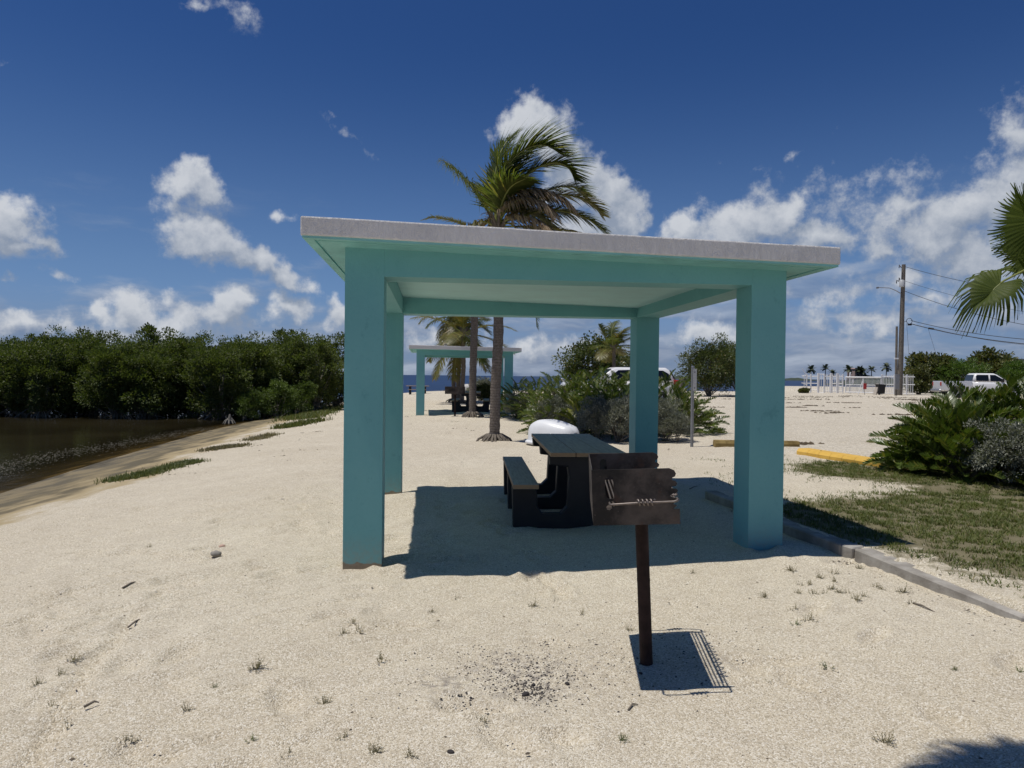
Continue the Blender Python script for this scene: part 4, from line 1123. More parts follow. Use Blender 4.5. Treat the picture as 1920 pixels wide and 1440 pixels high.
# nearest coconut palm: its fronds follow the wind to the right
c1b = GT(927, 828)
Y1 = c1b[1]
top1 = P(934, 428, Y1)
def fr1(px, dy, ll, mat, seed, **k):
    pts = [P(u, v, Y1 + dy * i / (len(px) - 1)) - top1 for i, (u, v) in enumerate(px)]
    return palm_frond_mesh(pts, ll, mat=mat, seed=seed, **k)
F1 = [
    fr1([(930, 420), (908, 385), (880, 345), (850, 315), (834, 303)], .3, .85, COCO, 1, droop=1.7, wind=.5, ragged=.08, n=62),
    fr1([(932, 420), (936, 360), (952, 310), (985, 280), (1022, 272), (1056, 292)], -.3, 1.0, COCO, 2, droop=.05, wind=.7, n=76),
    fr1([(936, 415), (962, 355), (1000, 318), (1040, 305), (1066, 315), (1077, 336)], .2, .98, COCO, 3, droop=.35, wind=.7, n=76),
    fr1([(930, 420), (926, 360), (934, 300), (950, 266), (970, 250)], .5, .66, COCO, 4, droop=.0, wind=.6, n=60),
    fr1([(934, 418), (944, 350), (970, 300), (1000, 285)], .9, .85, COCO, 5, droop=.3, wind=.6, n=60),
    fr1([(935, 418), (965, 372), (1005, 356), (1050, 368), (1078, 392)], -.5, .66, COCOD, 6, droop=1.9, wind=.5, n=76),
    fr1([(935, 420), (955, 385), (985, 372), (1020, 380), (1040, 405)], -.7, .62, COCOD, 7, droop=2.0, wind=.45, n=60),
    fr1([(936, 420), (985, 402), (1040, 394), (1090, 405), (1128, 428), (1142, 446)], -.2, .68, COCO, 8, droop=.9, wind=.4, n=70),
    fr1([(936, 420), (980, 385), (1030, 366), (1075, 368), (1110, 382), (1130, 404)], .6, .62, COCOY, 9, droop=.6, wind=.6, n=64),
    fr1([(938, 425), (990, 425), (1050, 430), (1095, 440), (1118, 452)], .1, .45, COCOY, 10, droop=1.2, wind=.4, n=56),
    fr1([(936, 422), (975, 395), (1010, 400), (1030, 430), (1040, 470)], .8, .62, COCO, 11, droop=1.2, wind=.5, n=56),
    fr1([(930, 425), (905, 415), (880, 425), (868, 455)], -.3, .5, COCOY, 12, droop=1.3, wind=.4, n=44, ragged=.15),
    fr1([(934, 422), (942, 380), (958, 350), (985, 335)], -.9, .72, COCO, 13, droop=.6, wind=.6, n=56),
    fr1([(932, 425), (922, 405), (918, 430), (922, 480)], .2, .5, COCOD, 14, droop=1.5, wind=.4, n=40),
    fr1([(936, 425), (958, 420), (985, 455), (1000, 510)], -.2, .55, COCOY, 15, droop=1.1, wind=.4, n=46),
    fr1([(936, 420), (990, 378), (1040, 352), (1080, 352), (1100, 368)], .9, .66, COCO, 16, droop=.5, wind=.6, n=60),
    fr1([(935, 422), (968, 404), (1010, 412), (1045, 440)], -.9, .6, COCOD, 17, droop=1.9, wind=.4, n=56),
]
coconut('nearest coconut palm, its windswept crown rising behind the near pavilion roof', c1b, top1, F1, base_r=.20, top_r=.115)
def auto_fronds(n, L, seed, ll, wind=.5, mats=(COCO,), low=-.5, grav=.6, nl=50, lw=.034):
    g = random.Random(seed); out = []
    for i in range(n):
        az = i * 2.39996 + g.uniform(-.2, .2); el = 1.35 - (1.35 - low) * (i / (n - 1)) ** .9
        out.append(palm_frond_mesh(auto_frond(az, el, L * g.uniform(.85, 1.1), wind, grav), ll, lw, nl, mats[-1] if i > n * .72 else mats[g.randrange(len(mats))], .75, .4, seed * 50 + i))
    return out
c2b = GT(886, 782); Y2 = c2b[1]
t2_ = P(888, 438, Y2)
F2 = auto_fronds(13, 2.3, 5, .6, .5, (COCO, COCO, COCOY), -.7)
def fr2(px, dy, ll, mat, seed, **k):
    return palm_frond_mesh([P(u, v, Y2 + dy * i / (len(px) - 1)) - t2_ for i, (u, v) in enumerate(px)], ll, mat=mat, seed=seed, **k)
F2 = [fr2([(886, 432), (868, 421), (840, 412), (812, 408), (792, 412)], -.6, .34, COCOY, 31, droop=.5, wind=.2, n=50),
      fr2([(890, 436), (930, 436), (975, 470), (1000, 545), (1006, 612)], -.3, .6, COCO, 32, droop=.6, wind=.3, n=60)] + [f for i, f in enumerate(F2) if i not in (0, 1, 2, 3, 4, 5)]
coconut('second coconut palm with a darker trunk, left of the nearest palm trunk', c2b, t2_, F2, base_r=.21, top_r=.13)
for (ub, vb, Y3, ut, vt, seed, nfr, lab) in ((866, 752, 37.0, 869, 626, 41, 15, 'coconut palm with a full yellow green crown rising above the far pavilion roof'), (858, 751, 38.5, 862, 596, 43, 9, 'thin leaning palm trunk in the middle of the three behind the far pavilion'), (850, 751, 39.5, 852, 588, 44, 9, 'leftmost thin palm trunk of the three behind the far pavilion')):
    b = P(ub, vb, Y3); b[2] = gz(b[0], b[1]); t = P(ut, vt, Y3)
    fr = auto_fronds(nfr, 2.7 if seed == 41 else 2.2, seed, .72, .25, (COCO, COCOY, COCOY) if seed == 41 else (COCO, COCOY), -.9, .8, 46, .045)
    coconut(lab, b, t, fr, base_r=.2, top_r=.11)
b = P(1148, 745, 36); b[2] = gz(b[0], b[1]); t = P(1151, 652, 36)
coconut('small windswept coconut palm in front of the sea grape bush, behind the minivan', b, t, auto_fronds(15, 1.5, 51, .5, .9, (COCO, COCO, COCO, COCOY), -.3, .5, 44, .036), base_r=.14, top_r=.08)

# fan palms
def fan_leaf(seed, R=.8, mat=FANL, span=5.2, nseg=56, droop=.6, fold=.22, split=.55, cost_l=.6):
    """a costapalmate fan: hub at the origin, axis along +x, upper face to +z"""
    g = np.random.default_rng(seed); V = []; F = []
    cost = lambda f: np.array([R * cost_l * f, 0, -R * .30 * f * f])
    for i in range(nseg):
        a = -span / 2 + span * (i + .5) / nseg
        da = span / nseg
        ce = {sg: cost(max(0.0, 1 - abs(a + sg * da / 2) / (span / 2)) ** 1.2 * .8) for sg in (-1, 1)}
        l = R * (.74 + .26 * math.cos(a * .5)) * g.uniform(.9, 1.08)
        base = len(V)
        for fr, wf in ((0, .02), (split * .5, 1.0), (split, 1.0), (.80, .55), (1.0, .05)):
            out = max(0, fr - split * .9)
            for sgn in (-1, 1):
                aa = a + sgn * da * .5 * wf; rr = l * fr
                zz = abs(math.sin(aa)) * rr * fold * 1.6 - droop * out * out * l * 3.2 + (.010 * fr if (i + (sgn > 0)) % 2 else -.010 * fr)
                cw = max(wf, .5) if fr else 1; c = ce[sgn] * (.5 + .5 * cw) + ce[-sgn] * (.5 - .5 * cw)
                V.append(c + np.array([math.cos(aa) * rr * (1 - .25 * droop * out), math.sin(aa) * rr * (1 - .3 * droop * out), zz]) + (g.normal(size=3) * .012 if fr > .7 else 0))
        for k in range(4): F.append((base + 2 * k, base + 2 * k + 1, base + 2 * k + 3, base + 2 * k + 2))
    me = np_mesh('fan_leaf', np.array(V), np.array(F), False, [mat, PETI])
    st = MB().tube([(0, 0, -.004), cost(.35) + (0, 0, .004), cost(.8)], [.012, .008, .003], 6).mesh('x', PETI)
    bm = bmesh.new(); bm.from_mesh(me); nf = len(bm.faces); bm.from_mesh(st); bm.faces.ensure_lookup_table()
    for f in bm.faces[nf:]: f.material_index = 1
    bm.to_mesh(me); bm.free(); bpy.data.meshes.remove(st)
    return me
FAN = [fan_leaf(0), fan_leaf(1, droop=.95, fold=.18), fan_leaf(2, fold=1.0, droop=.35, span=4.2, split=.62, cost_l=.75)]
def fan_palm(label, base, crown, leaves, group='fan palms'):
    """leaves: hub point, axis direction, upper-face direction, scale, mesh"""
    base = np.array(base, float); crown = np.array(crown, float)
    o = thing('fan_palm', label, 'palm tree', base, 0, group)
    link('trunk', trunk_mesh(.19, .13, [(0, 0, -.3), (0, 0, .3), (crown - base) * .6 + np.array([.04, 0, 0]), crown - base]), o)
    for hub, ax, up, sc, k in leaves:
        hub = np.array(hub, float); x = Vector(ax).normalized(); z = Vector(up); z = (z - x * z.dot(x)).normalized(); y = z.cross(x)
        f = link('fan_leaf', FAN[k], o, hub - base)
        f.rotation_euler = Matrix((x, y, z)).transposed().to_euler(); f.scale = (sc,) * 3
        h = hub - crown; ml = h * .5 + np.array([0, 0, .12 * np.linalg.norm(h)])
        MB().tube([(0, 0, -.1), ml * .6, ml * 1.0 + h * .12, h - np.array(x) * .06, h], [.030, .018, .013, .012, .011], 6).build('petiole', PETI, o, loc=crown - base)
    return o
Yf = 8.6
cf = P(2075, 500, Yf); bf = np.array([cf[0] - .05, Yf + .05, gz(cf[0], Yf)])
hp_ = lambda u, v, dy=0: P(u, v, Yf + dy)
fan_palm('green fan palm at the right edge, a drooping fan leaf and a folded one showing', bf, cf,
    [(hp_(1876, 531, -.3), (-.80, -.25, -.50), (-.25, -.75, .75), .56, 1),
     (hp_(1948, 432, .1), (-.62, .05, 1.0), (-.75, -.45, .2), .52, 2),
     (hp_(1945, 512, .4), (-.55, .6, .35), (.1, -.6, .9), .46, 0),
     (hp_(1938, 462, .2), (-.35, -.2, -.9), (-.9, -.3, .3), .36, 2),
     (hp_(2140, 400, .4), (.8, .1, .6), (-.2, 0, 1), .9, 0), (hp_(2100, 360, -.5), (.3, -.5, .9), (-.3, -.4, .6), .9, 1), (hp_(2180, 480, -.8), (.9, -.5, .1), (0, 0, 1), .9, 0), (hp_(2160, 520, .8), (.9, .5, .1), (0, 0, 1), .9, 1), (hp_(2090, 560, -1.0), (.2, -1, -.2), (0, -.3, 1), .9, 1)])
# a taller fan palm to the right of the camera: only the shade of its leaves falls into the picture
cs = np.array([1.95, 1.65, 6.3]); bs = np.array([2.35, 1.15, gz(2.35, 1.15)])
fan_palm('tall fan palm right of the viewer, its leaf shade falling on the sand', bs, cs,
    [((.24, 2.27, 6.0), (-.9, .30, -.35), (-.2, .3, .8), .60, 1), ((1.75, 2.95, 6.2), (-.1, .9, -.3), (0, .2, 1), .7, 0), ((2.4, 2.6, 6.5), (.4, .8, 0), (0, 0, 1), .95, 0), ((2.5, 1.8, 6.4), (1, 0, 0), (0, 0, 1), 1, 0), ((2.2, 1.0, 6.5), (.6, -.8, 0), (0, 0, 1), 1, 1), ((1.7, .8, 6.5), (-.1, -.9, .1), (0, 0, 1), 1, 0), ((1.95, 1.7, 7.2), (.1, .1, 1), (1, 0, .2), .9, 2)])

# far palms across the water, on a wooded spit
spit = MB()
xs = np.linspace(P(1440, 705, 255)[0], P(2150, 705, 255)[0], 60)
for x in xs: pass
def ridge(name, u0, u1, Yd, h, seed, label, d=14):
    x0 = P(u0, 705, Yd)[0]; x1 = P(u1, 705, Yd)[0]; n = 70
    xx = np.linspace(x0, x1, n); hh = h * (.35 + 1.1 * fbm(xx / 9.0, xx * 0 + seed, seed)) * np.minimum(1, np.minimum(xx - x0, x1 - xx) / 12 + .05)
    V = []; F = []
    for i in range(n):
        for (dy, f) in ((-d, 0), (-d * .4, .8), (0, 1), (d * .6, .7), (d, 0)): V.append((xx[i], Yd + dy, WATER - .3 + (hh[i] + .3) * f))
    for i in range(n - 1):
        for k in range(4): F.append((i * 5 + k, i * 5 + k + 1, i * 5 + 5 + k + 1, i * 5 + 5 + k))
    o = link(name, np_mesh(name, V, F, True, [simple(name + '_green', (0.035, 0.050, 0.030), .9, 0, .3, .4)]))
    return tag(o, label, kind='structure')
ridge('distant_shore', 1560, 1720, 260, 3.4, 3, 'low wooded spit across the water behind the fence')
ridge('distant_shore', 1395, 1530, 900, 3.2, 7, 'thin dark island strip on the horizon', 30)
ridge('distant_shore', 1225, 1330, 1100, 4.0, 9, 'thin dark strip of land on the horizon behind the minivan', 30)
FP = auto_fronds(13, 2.1, 71, .8, .35, (FARL,), -.5, .8, 22, .16)
FP2 = auto_fronds(11, 1.8, 73, .7, .6, (FARL,), -.3, .6, 20, .16)
for (u, v, kit, lab) in ((1521, 693, FP, 'far palm tree behind the left end of the white fence'), (1548, 691, FP2, 'far palm tree with a flat crown, second from the left behind the fence'), (1561, 701, FP2, 'lowest far palm tree behind the fence gate'),
        (1591, 693, FP, 'far palm tree left of the brown house across the water'), (1612, 694, FP2, 'far palm tree right of the brown house across the water'), (1618, 697, FP, 'far lower palm tree beside the brown house across the water'),
        (1634, 694, FP2, 'far palm tree left of the utility poles, second from the right'), (1662, 689, FP, 'tallest far palm tree, just left of the utility poles')):
    Yd = 258; t = P(u, v, Yd)
    o = thing('far_palm', lab, 'palm tree', (t[0], Yd, 0), u * .7, 'far palms across the water')
    link('trunk', MB().tube([(0, 0, -.6), (.1, 0, t[2] * .5), (0, 0, t[2])], [.2, .16, .13], 6).mesh('trunk', BARK), o)
    for f in kit: link('frond', f, o, loc=(0, 0, t[2]))
hp = P(1603, 705, 262)
o = thing('far_house', 'small brown house among the far palms across the water', 'house', (hp[0], 262, .8))
HB = simple('brown_house_wall', (0.42, 0.30, 0.27), .8)
MB().box((-1.5, -3, 0), (1.5, 3, 4.6)).build('wall', HB, o)
MB().prism([(-1.7, 4.6), (1.7, 4.6), (1.5, 5.0), (-1.5, 5.0)], -3.2, 3.2, 'y').build('roof', HB, o)
for x in (-1.0, .3):
    MB().box((x, -3.03, 3.0), (x + .6, -2.99, 3.9)).build('window', GLASS, o)

# ------------------------------------------------------------------ boat, signs, wheel stops
def boat():
    p = GT(1041, 800); p = np.array([.92, 15.3, 0]); z = gz(p[0], p[1])
    o = thing('upturned_boat', 'small white plastic boat lying keel up beyond the picnic table', 'boat', (p[0], p[1], z), math.radians(-42))
    L = 1.15; n = 15; V = []; F = []; K = 13
    for i in range(n):
        f = i / (n - 1); x = -L / 2 + L * f
        w = .36 * (1 - .42 * max(0, (f - .45) / .55) ** 2.0 - .30 * max(0, (.25 - f) / .25) ** 1.5)
        h = .50 * (1 - .30 * max(0, (f - .35) / .65) ** 1.6 - .28 * max(0, (.3 - f) / .3) ** 1.6)
        if i in (0, n - 1): w *= .80; h *= .82
        for k in range(K):
            a = PI * k / (K - 1); c, s = math.cos(a), math.sin(a)
            yy = w * np.sign(c) * abs(c) ** .55; zz = h * s ** .62
            zz -= .035 * math.exp(-((yy) / .07) ** 2) * (1 if f > .3 else .2)       # moulded channel along the keel
            V.append((x, yy, .05 + zz))
    for i in range(n - 1):
        for k in range(K - 1): F.append((i * K + k, i * K + k + 1, (i + 1) * K + k + 1, (i + 1) * K + k))
    F.append(tuple(range(K))[::-1]); F.append(tuple((n - 1) * K + k for k in range(K)))
    me = np_mesh('hull', V, F, True, [BOATW]); h = link('hull', me, o)
    # rim round the (lower) edge, a grey disc as the shade of the bow dimple and drain plug
    rim = [(V[i * K][0], V[i * K][1] * 1.10, .05) for i in range(n)]; rim2 = [(V[i * K + K - 1][0], V[i * K + K - 1][1] * 1.10, .05) for i in range(n)]
    MB().tube(rim + rim2[::-1] + [rim[0]], .042, 8).build('gunwale', BOATW, o)
    d = MB(); 
    d.tube([(L / 2 - .02, 0, .20), (L / 2 + .012, 0, .20), (L / 2 + .016, 0, .20)], [.105, .095, .07], 14)
    d.build('bow_dimple_shade', GALV, o)
    MB().tube([(-.2, .05, .60), (-.2, .05, .63)], .018, 8).build('drain_plug', BLACKPL, o)
boat()
p = GT(1297, 838)
zt_ = zat(1299, 686, p[1]); 
o = thing('sign_post', 'grey pipe sign post with its sign seen from behind, right of the bed', 'sign', p)
h = zt_ - p[2]
MB().tube([(0, 0, -.3), (0, 0, h - .03)], .032, 14).build('post', GALV, o)
MB().tube([(0, 0, h - .03), (0, 0, h)], [.036, .03], 12).build('post_cap', GALV, o)
M_ = Matrix.Translation((.055, .04, 0)) @ Matrix.Rotation(math.radians(62), 4, 'Z')
MB().box((-.15, -.002, h - .50), (.15, .002, h - .06), .001, M_).build('sign_plate', SIGNBACK, o)
MB().box((.018, -.01, h - .46), (.05, .03, h - .43)).box((.018, -.01, h - .14), (.05, .03, h - .11)).build('bracket', GALV, o)
def wheel_stop(label, a, b, mat, hgt_=.12, w=.17, worn=0):
    a = np.array(a); b = np.array(b); L = np.linalg.norm(b - a); t = (b - a) / L
    o = thing('wheel_stop', label, 'wheel stop', (a[0], a[1], gz(*((a + b) / 2)) - .015), math.atan2(t[1], t[0]), 'parking wheel stops')
    pr = [(-w / 2, 0), (w / 2, 0), (w / 2, hgt_ * .55), (w * .36, hgt_), (-w * .36, hgt_), (-w / 2, hgt_ * .55)]
    n = 8; 
    mb = MB()
    for i in range(n):          # shallow moulded ribs break the length into short blocks
        x0 = L * i / n + (.006 if i else 0); x1 = L * (i + 1) / n
        mb.prism([(y, z) for y, z in pr], x0, x1, 'x')
    mb.prism([(y * .93, z * .95) for y, z in pr], .01, L - .01, 'x')
    mb.build('block', mat, o)
    for f in (.2, .8): MB().tube([(L * f, 0, hgt_ - .01), (L * f, 0, hgt_ + .004)], .016, 8).build('anchor_pin', RUSTPOST, o)
    return o
ra, rb = GT(1507, 851), GT(1694, 881)
wheel_stop('bright yellow concrete wheel stop half under the cardboard palm', ra[:2], rb[:2] + (0, 0), YELLOW, .115, .30)
ra, rb = GT(1339, 838), GT(1496, 837)
wheel_stop('worn brownish yellow wheel stop behind the right pavilion pillar', ra[:2], rb[:2], OLDYEL, .13, .2)

# ------------------------------------------------------------------ cars
def wheel(o, x, y, r, wd, side):
    w = MB(); s = side
    prof = [(0.0, .80), (.02, .93), (.06, 1.0), (wd - .06, 1.0), (wd - .02, .93), (wd, .80)]
    n = 28; V = []; F = []
    for (h, f) in prof:
        for k in range(n):
            a = 2 * PI * k / n; V.append((x + math.cos(a) * r * f, y - s * h, r + math.sin(a) * r * f))
    for i in range(len(prof) - 1):
        for k in range(n): F.append((i * n + k, i * n + (k + 1) % n, (i + 1) * n + (k + 1) % n, (i + 1) * n + k))
    F.append(tuple(range(n))); w.add(V, F, True)
    wo = w.build('wheel', RUBBER, o)
    m = MB().tube([(x, y - s * .01, r), (x, y + s * .012, r)], r * .55, 20)
    for k in range(6):
        a = k * PI / 3; m.tube([(x + math.cos(a) * .05, y + s * .018, r + math.sin(a) * .05), (x + math.cos(a) * r * .56, y + s * .014, r + math.sin(a) * r * .56)], [.03, .022], 5)
    m.build('rim', RIM, wo)
def loft(sections, K=None):
    V = [v for s in sections for v in s]; n = len(sections[0]); F = []
    for i in range(len(sections) - 1):
        for k in range(n): F.append((i * n + k, i * n + (k + 1) % n, (i + 1) * n + (k + 1) % n, (i + 1) * n + k))
    F.append(tuple(range(n))[::-1]); F.append(tuple((len(sections) - 1) * n + k for k in range(n)))
    return V, F
def body_section(x, w, zb, zt, shoulder=.9):
    half = [(w * .86, zb), (w * .97, zb + .10), (w, zb + (zt - zb) * .45), (w * .985, zb + (zt - zb) * .78), (w * shoulder, zt)]
    return [(x, a, b) for a, b in half] + [(x, -a, b) for a, b in half[::-1]]
def cabin(belt, roof, wb, wr, zb, zr, crown=.03):
    """belt=(xr,xf) at the window line, roof=(xr,xf)"""
    S = []
    for (f) in (0, .5, .86, 1.0):
        xr = belt[0] + (roof[0] - belt[0]) * f; xf = belt[1] + (roof[1] - belt[1]) * f; w = wb + (wr - wb) * f; z = zb + (zr - zb) * (f if f < 1 else 1)
        if f == 1.0: w -= .07; xr += .10; xf -= .10; z = zr + .015
        ring = []
        c = .14
        for (cx, cy, a0) in ((xf - c, w - c, 0), (xr + c, w - c, 90), (xr + c, -w + c, 180), (xf - c, -w + c, 270)):
            for k in range(4):
                a = math.radians(a0 + 30 * k); ring.append((cx + math.cos(a) * c, cy + math.sin(a) * c, z))
        S.append(ring)
    V, F = loft(S); return V, F
def side_glass(poly, wb, wr, zb, zr, side, off=.006):
    out = []
    for (x, z) in poly:
        f = (z - zb) / (zr - zb); out.append((x, side * (wb + (wr - wb) * f + off), z))
    n = len(out); inn = [(x, y - side * .02, z) for x, y, z in out]
    F = [tuple(range(n)), tuple(range(n, 2 * n))[::-1]] + [(i, (i + 1) % n, n + (i + 1) % n, n + i) for i in range(n)]
    return out + inn, F
def minivan(label, loc, rz, group=None):
    o = thing('minivan', label, 'car', loc, rz, group)
    secs = [(-2.42, .74, .50, .72), (-2.40, .84, .38, .96), (-2.30, .92, .32, 1.06), (-1.2, .96, .28, 1.08), (0.4, .97, .28, 1.06), (1.45, .95, .28, 1.02), (2.0, .88, .32, .90), (2.34, .74, .38, .74), (2.42, .60, .44, .62)]
    V, F = loft([body_section(*s) for s in secs]); MB().add(V, F, True).build('body', CARW, o)
    belt, roof = (-2.34, 1.62), (-2.02, .62); wb, wr, zb, zr = .875, .70, 1.05, 1.72
    V, F = cabin(belt, roof, wb, wr, zb, zr); MB().add(V, F, True).build('cabin', CARW, o)
    def X(f, fr): return belt[fr] + (roof[fr] - belt[fr]) * f
    for s in (-1, 1):
        for poly in ([(-2.12, 1.14), (-1.45, 1.12), (-1.38, 1.60), (-1.72, 1.60), (-1.98, 1.46)], [(-1.36, 1.12), (-.32, 1.11), (-.30, 1.62), (-1.30, 1.61)], [(-.24, 1.11), (.88, 1.10), (.98, 1.20), (.42, 1.60), (-.22, 1.62)]):
            MB().add(*side_glass(poly, wb, wr, zb, zr, s)).build('side_window', GLASS, o)
        MB().box((-2.44, s * .84 - .08, .80), (-2.22, s * .84 + .085, 1.16), .02).build('tail_lamp', TAILRED, o)
        MB().box((2.12, s * .66 - .14, .66), (2.36, s * .66 + .12, .80), .03).build('headlight', CHROME, o)
        for x in (-1.55, 1.50): wheel(o, x, s * .955, .33, .2, s)
        MB().box((.80, s * .98 - .07, 1.10), (.98, s * .98 + .10, 1.24), .03).build('wing_mirror', CARW, o)
    MB().box((-2.50, -.88, .42), (-2.28, .88, .72), .05).build('rear_bumper', CARW, o)
    def wrap(xa, xb, za, zb_, w0, w1, name, dx):
        V = [(xa, -w0, za), (xa, w0, za), (xb, w1, zb_), (xb, -w1, zb_)]; V2 = [(x + dx, y, z) for x, y, z in V]
        MB().add(V + V2, [(0, 1, 2, 3), (7, 6, 5, 4), (0, 4, 5, 1), (1, 5, 6, 2), (2, 6, 7, 3), (3, 7, 4, 0)]).build(name, GLASS, o)
    wrap(-2.335, -2.10, 1.14, 1.62, .80, .67, 'rear_window', -.012)
    wrap(1.56, .74, 1.10, 1.66, .82, .66, 'windscreen', .014)
    return o
p = P(1207, 740, 34.0); zg = gz(p[0], p[1])
minivan('white minivan parked behind the middle bed, tail lamp towards the sign post', (p[0] - 1.0, p[1], zg), math.radians(186) )
p = P(1086, 740, 45.0)
minivan('white car behind the middle bed with only its roof showing', (p[0], p[1], gz(p[0], p[1])), math.radians(96))
def pickup(label, loc, rz):
    o = thing('pickup_truck', label, 'pickup truck', loc, rz)
    secs = [(-2.92, .90, .55, 1.0), (-2.90, .94, .48, 1.22), (-2.6, .98, .45, 1.24), (-.9, 1.0, .42, 1.24)]
    # bed: outer sides, floor, tailgate
    for s in (-1, 1):
        V = []; 
        prof = [(.90, .52), (.99, .62), (1.0, .95), (.985, 1.27), (.93, 1.28), (.91, 1.24), (.91, .60), (.86, .52)]
        MB().prism([(a * s, b) for a, b in prof], -2.90, -.88, 'x').build('bed_side', CARS, o)
        MB().box((-2.95, s * .86 - .09, .92), (-2.80, s * .86 + .10, 1.20), .02).build('tail_lamp', TAILRED, o)
        for x in (-1.95, 1.78): 
            MB().tube([(x, s * .96, .44), (x, s * 1.006, .44)], .47, 26).build('wheel_arch', BLACKPL, o)
            wheel(o, x, s * 1.02, .40, .24, s)
        MB().box((1.0, s * 1.02 - .05, 1.24), (1.16, s * 1.02 + .16, 1.48), .03).build('wing_mirror', BLACKPL, o)
        MB().box((2.62, s * .78 - .16, .86), (2.86, s * .78 + .14, 1.08), .03).build('headlight', CHROME, o)
    MB().box((-2.88, -.91, .60), (-.90, .91, .68)).build('bed_floor', BLACKPL, o)
    MB().box((-2.93, -.90, .62), (-2.86, .90, 1.25), .02).build('tailgate', CARS, o)
    MB().box((-3.08, -.95, .48), (-2.92, .95, .66), .03).build('rear_bumper', CHROME, o)
    MB().box((-2.9, -.7, .38), (2.6, .7, .56)).build('chassis', BLACKPL, o)
    secs = [(-.86, 1.0, .42, 1.26), (-.2, 1.01, .40, 1.26), (1.2, 1.01, .40, 1.25), (1.45, 1.0, .42, 1.24), (2.4, .97, .45, 1.17), (2.8, .90, .52, 1.08), (2.92, .78, .58, .92)]
    V, F = loft([body_section(*s) for s in secs]); MB().add(V, F, True).build('body', CARW, o)
    belt, roof = (-.84, 1.52), (-.66, .72); wb, wr, zb, zr = .93, .76, 1.24, 1.86
    V, F = cabin(belt, roof, wb, wr, zb, zr); MB().add(V, F, True).build('cabin', CARW, o)
    for s in (-1, 1):
        for poly in ([(-.60, 1.31), (.22, 1.30), (.22, 1.76), (-.50, 1.76), (-.60, 1.66)], [(.32, 1.30), (1.22, 1.29), (1.24, 1.38), (.66, 1.76), (.32, 1.76)]):
            MB().add(*side_glass(poly, wb, wr, zb, zr, s)).build('side_window', GLASS, o)
    V = [(1.50, -.84, 1.29), (1.50, .84, 1.29), (.80, .70, 1.81), (.80, -.70, 1.81)]; V2 = [(x + .015, y, z + .01) for x, y, z in V]
    MB().add(V + V2, [(0, 1, 2, 3), (7, 6, 5, 4), (0, 4, 5, 1), (1, 5, 6, 2), (2, 6, 7, 3), (3, 7, 4, 0)]).build('windscreen', GLASS, o)
    V = [(-.815, -.78, 1.32), (-.815, .78, 1.32), (-.70, .70, 1.76), (-.70, -.70, 1.76)]; V2 = [(x - .012, y, z) for x, y, z in V]
    MB().add(V + V2, [(0, 1, 2, 3), (7, 6, 5, 4), (0, 4, 5, 1), (1, 5, 6, 2), (2, 6, 7, 3), (3, 7, 4, 0)]).build('rear_window', GLASS, o)
    return o
p = P(1838, 745, 53.0)
pickup('white and silver pickup truck parked sideways behind the cardboard palms', (p[0], p[1], gz(p[0], p[1]) - .02), math.radians(-14))

# ------------------------------------------------------------------ fence, gate and things along it
def fpt(u, v=740):
    z = .1
    for _ in range(4):
        p = G(u, v, z); z = gz(p[0], p[1])
    return np.array([p[0], p[1], z])
FLN = [(1503, 737.5), (1512, 738), (1520, 738.3), (1534, 739), (1545, 739.3), (1558, 739.8), (1570, 740), (1580, 740.3), (1648, 742), (1653, 742.2), (1677, 742.8), (1700, 743.3), (1715, 743.5)]
pts = [P(u, v, Yd) for (u, v), Yd in zip(FLN, np.interp([a[0] for a in FLN], [1503, 1715], [68.3, 61.3]))]
for q in pts: q[2] = gz(q[0], q[1])
def fence_panel(a, b, h, o, pitch=.13, r=.014, rails=(.12, .5, .92), dense=1):
    a = np.array(a); b = np.array(b); L = np.linalg.norm((b - a)[:2]); t = (b - a) / L
    for f in rails:
        c0 = a + (0, 0, h * f); c1 = b + (0, 0, h * f); MB().tube([c0, c1], .035, 4).build('rail', FENCEW, o)
    m = MB(); n = int(L / pitch)
    for i in range(1, n):
        q = a + (b - a) * i / n; m.tube([q + (0, 0, .05), q + (0, 0, h * .985)], r, 4, True, False)
    if n > 1: tag(m.build('picket', FENCEW, o), kind='stuff')
fo = thing('picket_fence', 'white metal picket fence along the far side of the gravel lot', 'fence', pts[1])
root = link('fence_origin', None); bpy.data.objects.remove(root)
def rel(q, o): return np.array(q) - np.array(o.location)
H_ = 1.78
for i in (1, 2, 3, 4, 5, 6, 7, 9, 10, 11):
    q = rel(pts[i], fo); r = .085 if i in (3, 5, 6) else .055
    MB().box((q[0] - r, q[1] - r, q[2] - .2), (q[0] + r, q[1] + r, q[2] + H_ + (.08 if r > .06 else 0)), .01).build('post', FENCEW, fo)
for i, j, pt_, rl in ((0, 1, .16, (.1, .5, .9)), (1, 2, .40, (.15, .5, .88)), (2, 3, .6, (.15, .5, .88)), (3, 4, .22, (.0, .99)), (4, 5, .14, (.1, .88)), (5, 6, .14, (.1, .5, .88)), (6, 7, .14, (.1, .35, .5, .88)), (9, 10, .13, (.05, .5, .88)), (10, 11, .13, (.05, .5, .88)), (11, 12, .15, (.05, .5, .88))):
    fence_panel(rel(pts[i], fo), rel(pts[j], fo), H_, fo, pt_, .026, rl)
q = rel(pts[1], fo)
for dz, dx, dzz in ((1.78, -.42, .72), (1.5, -.46, .32), (.95, -.46, .2)): MB().tube([(q[0], q[1], q[2] + dz - .2), (q[0] + dx, q[1], q[2] + dz + dzz - .2)], .03, 5).build('bracket_arm', FENCEW, fo)
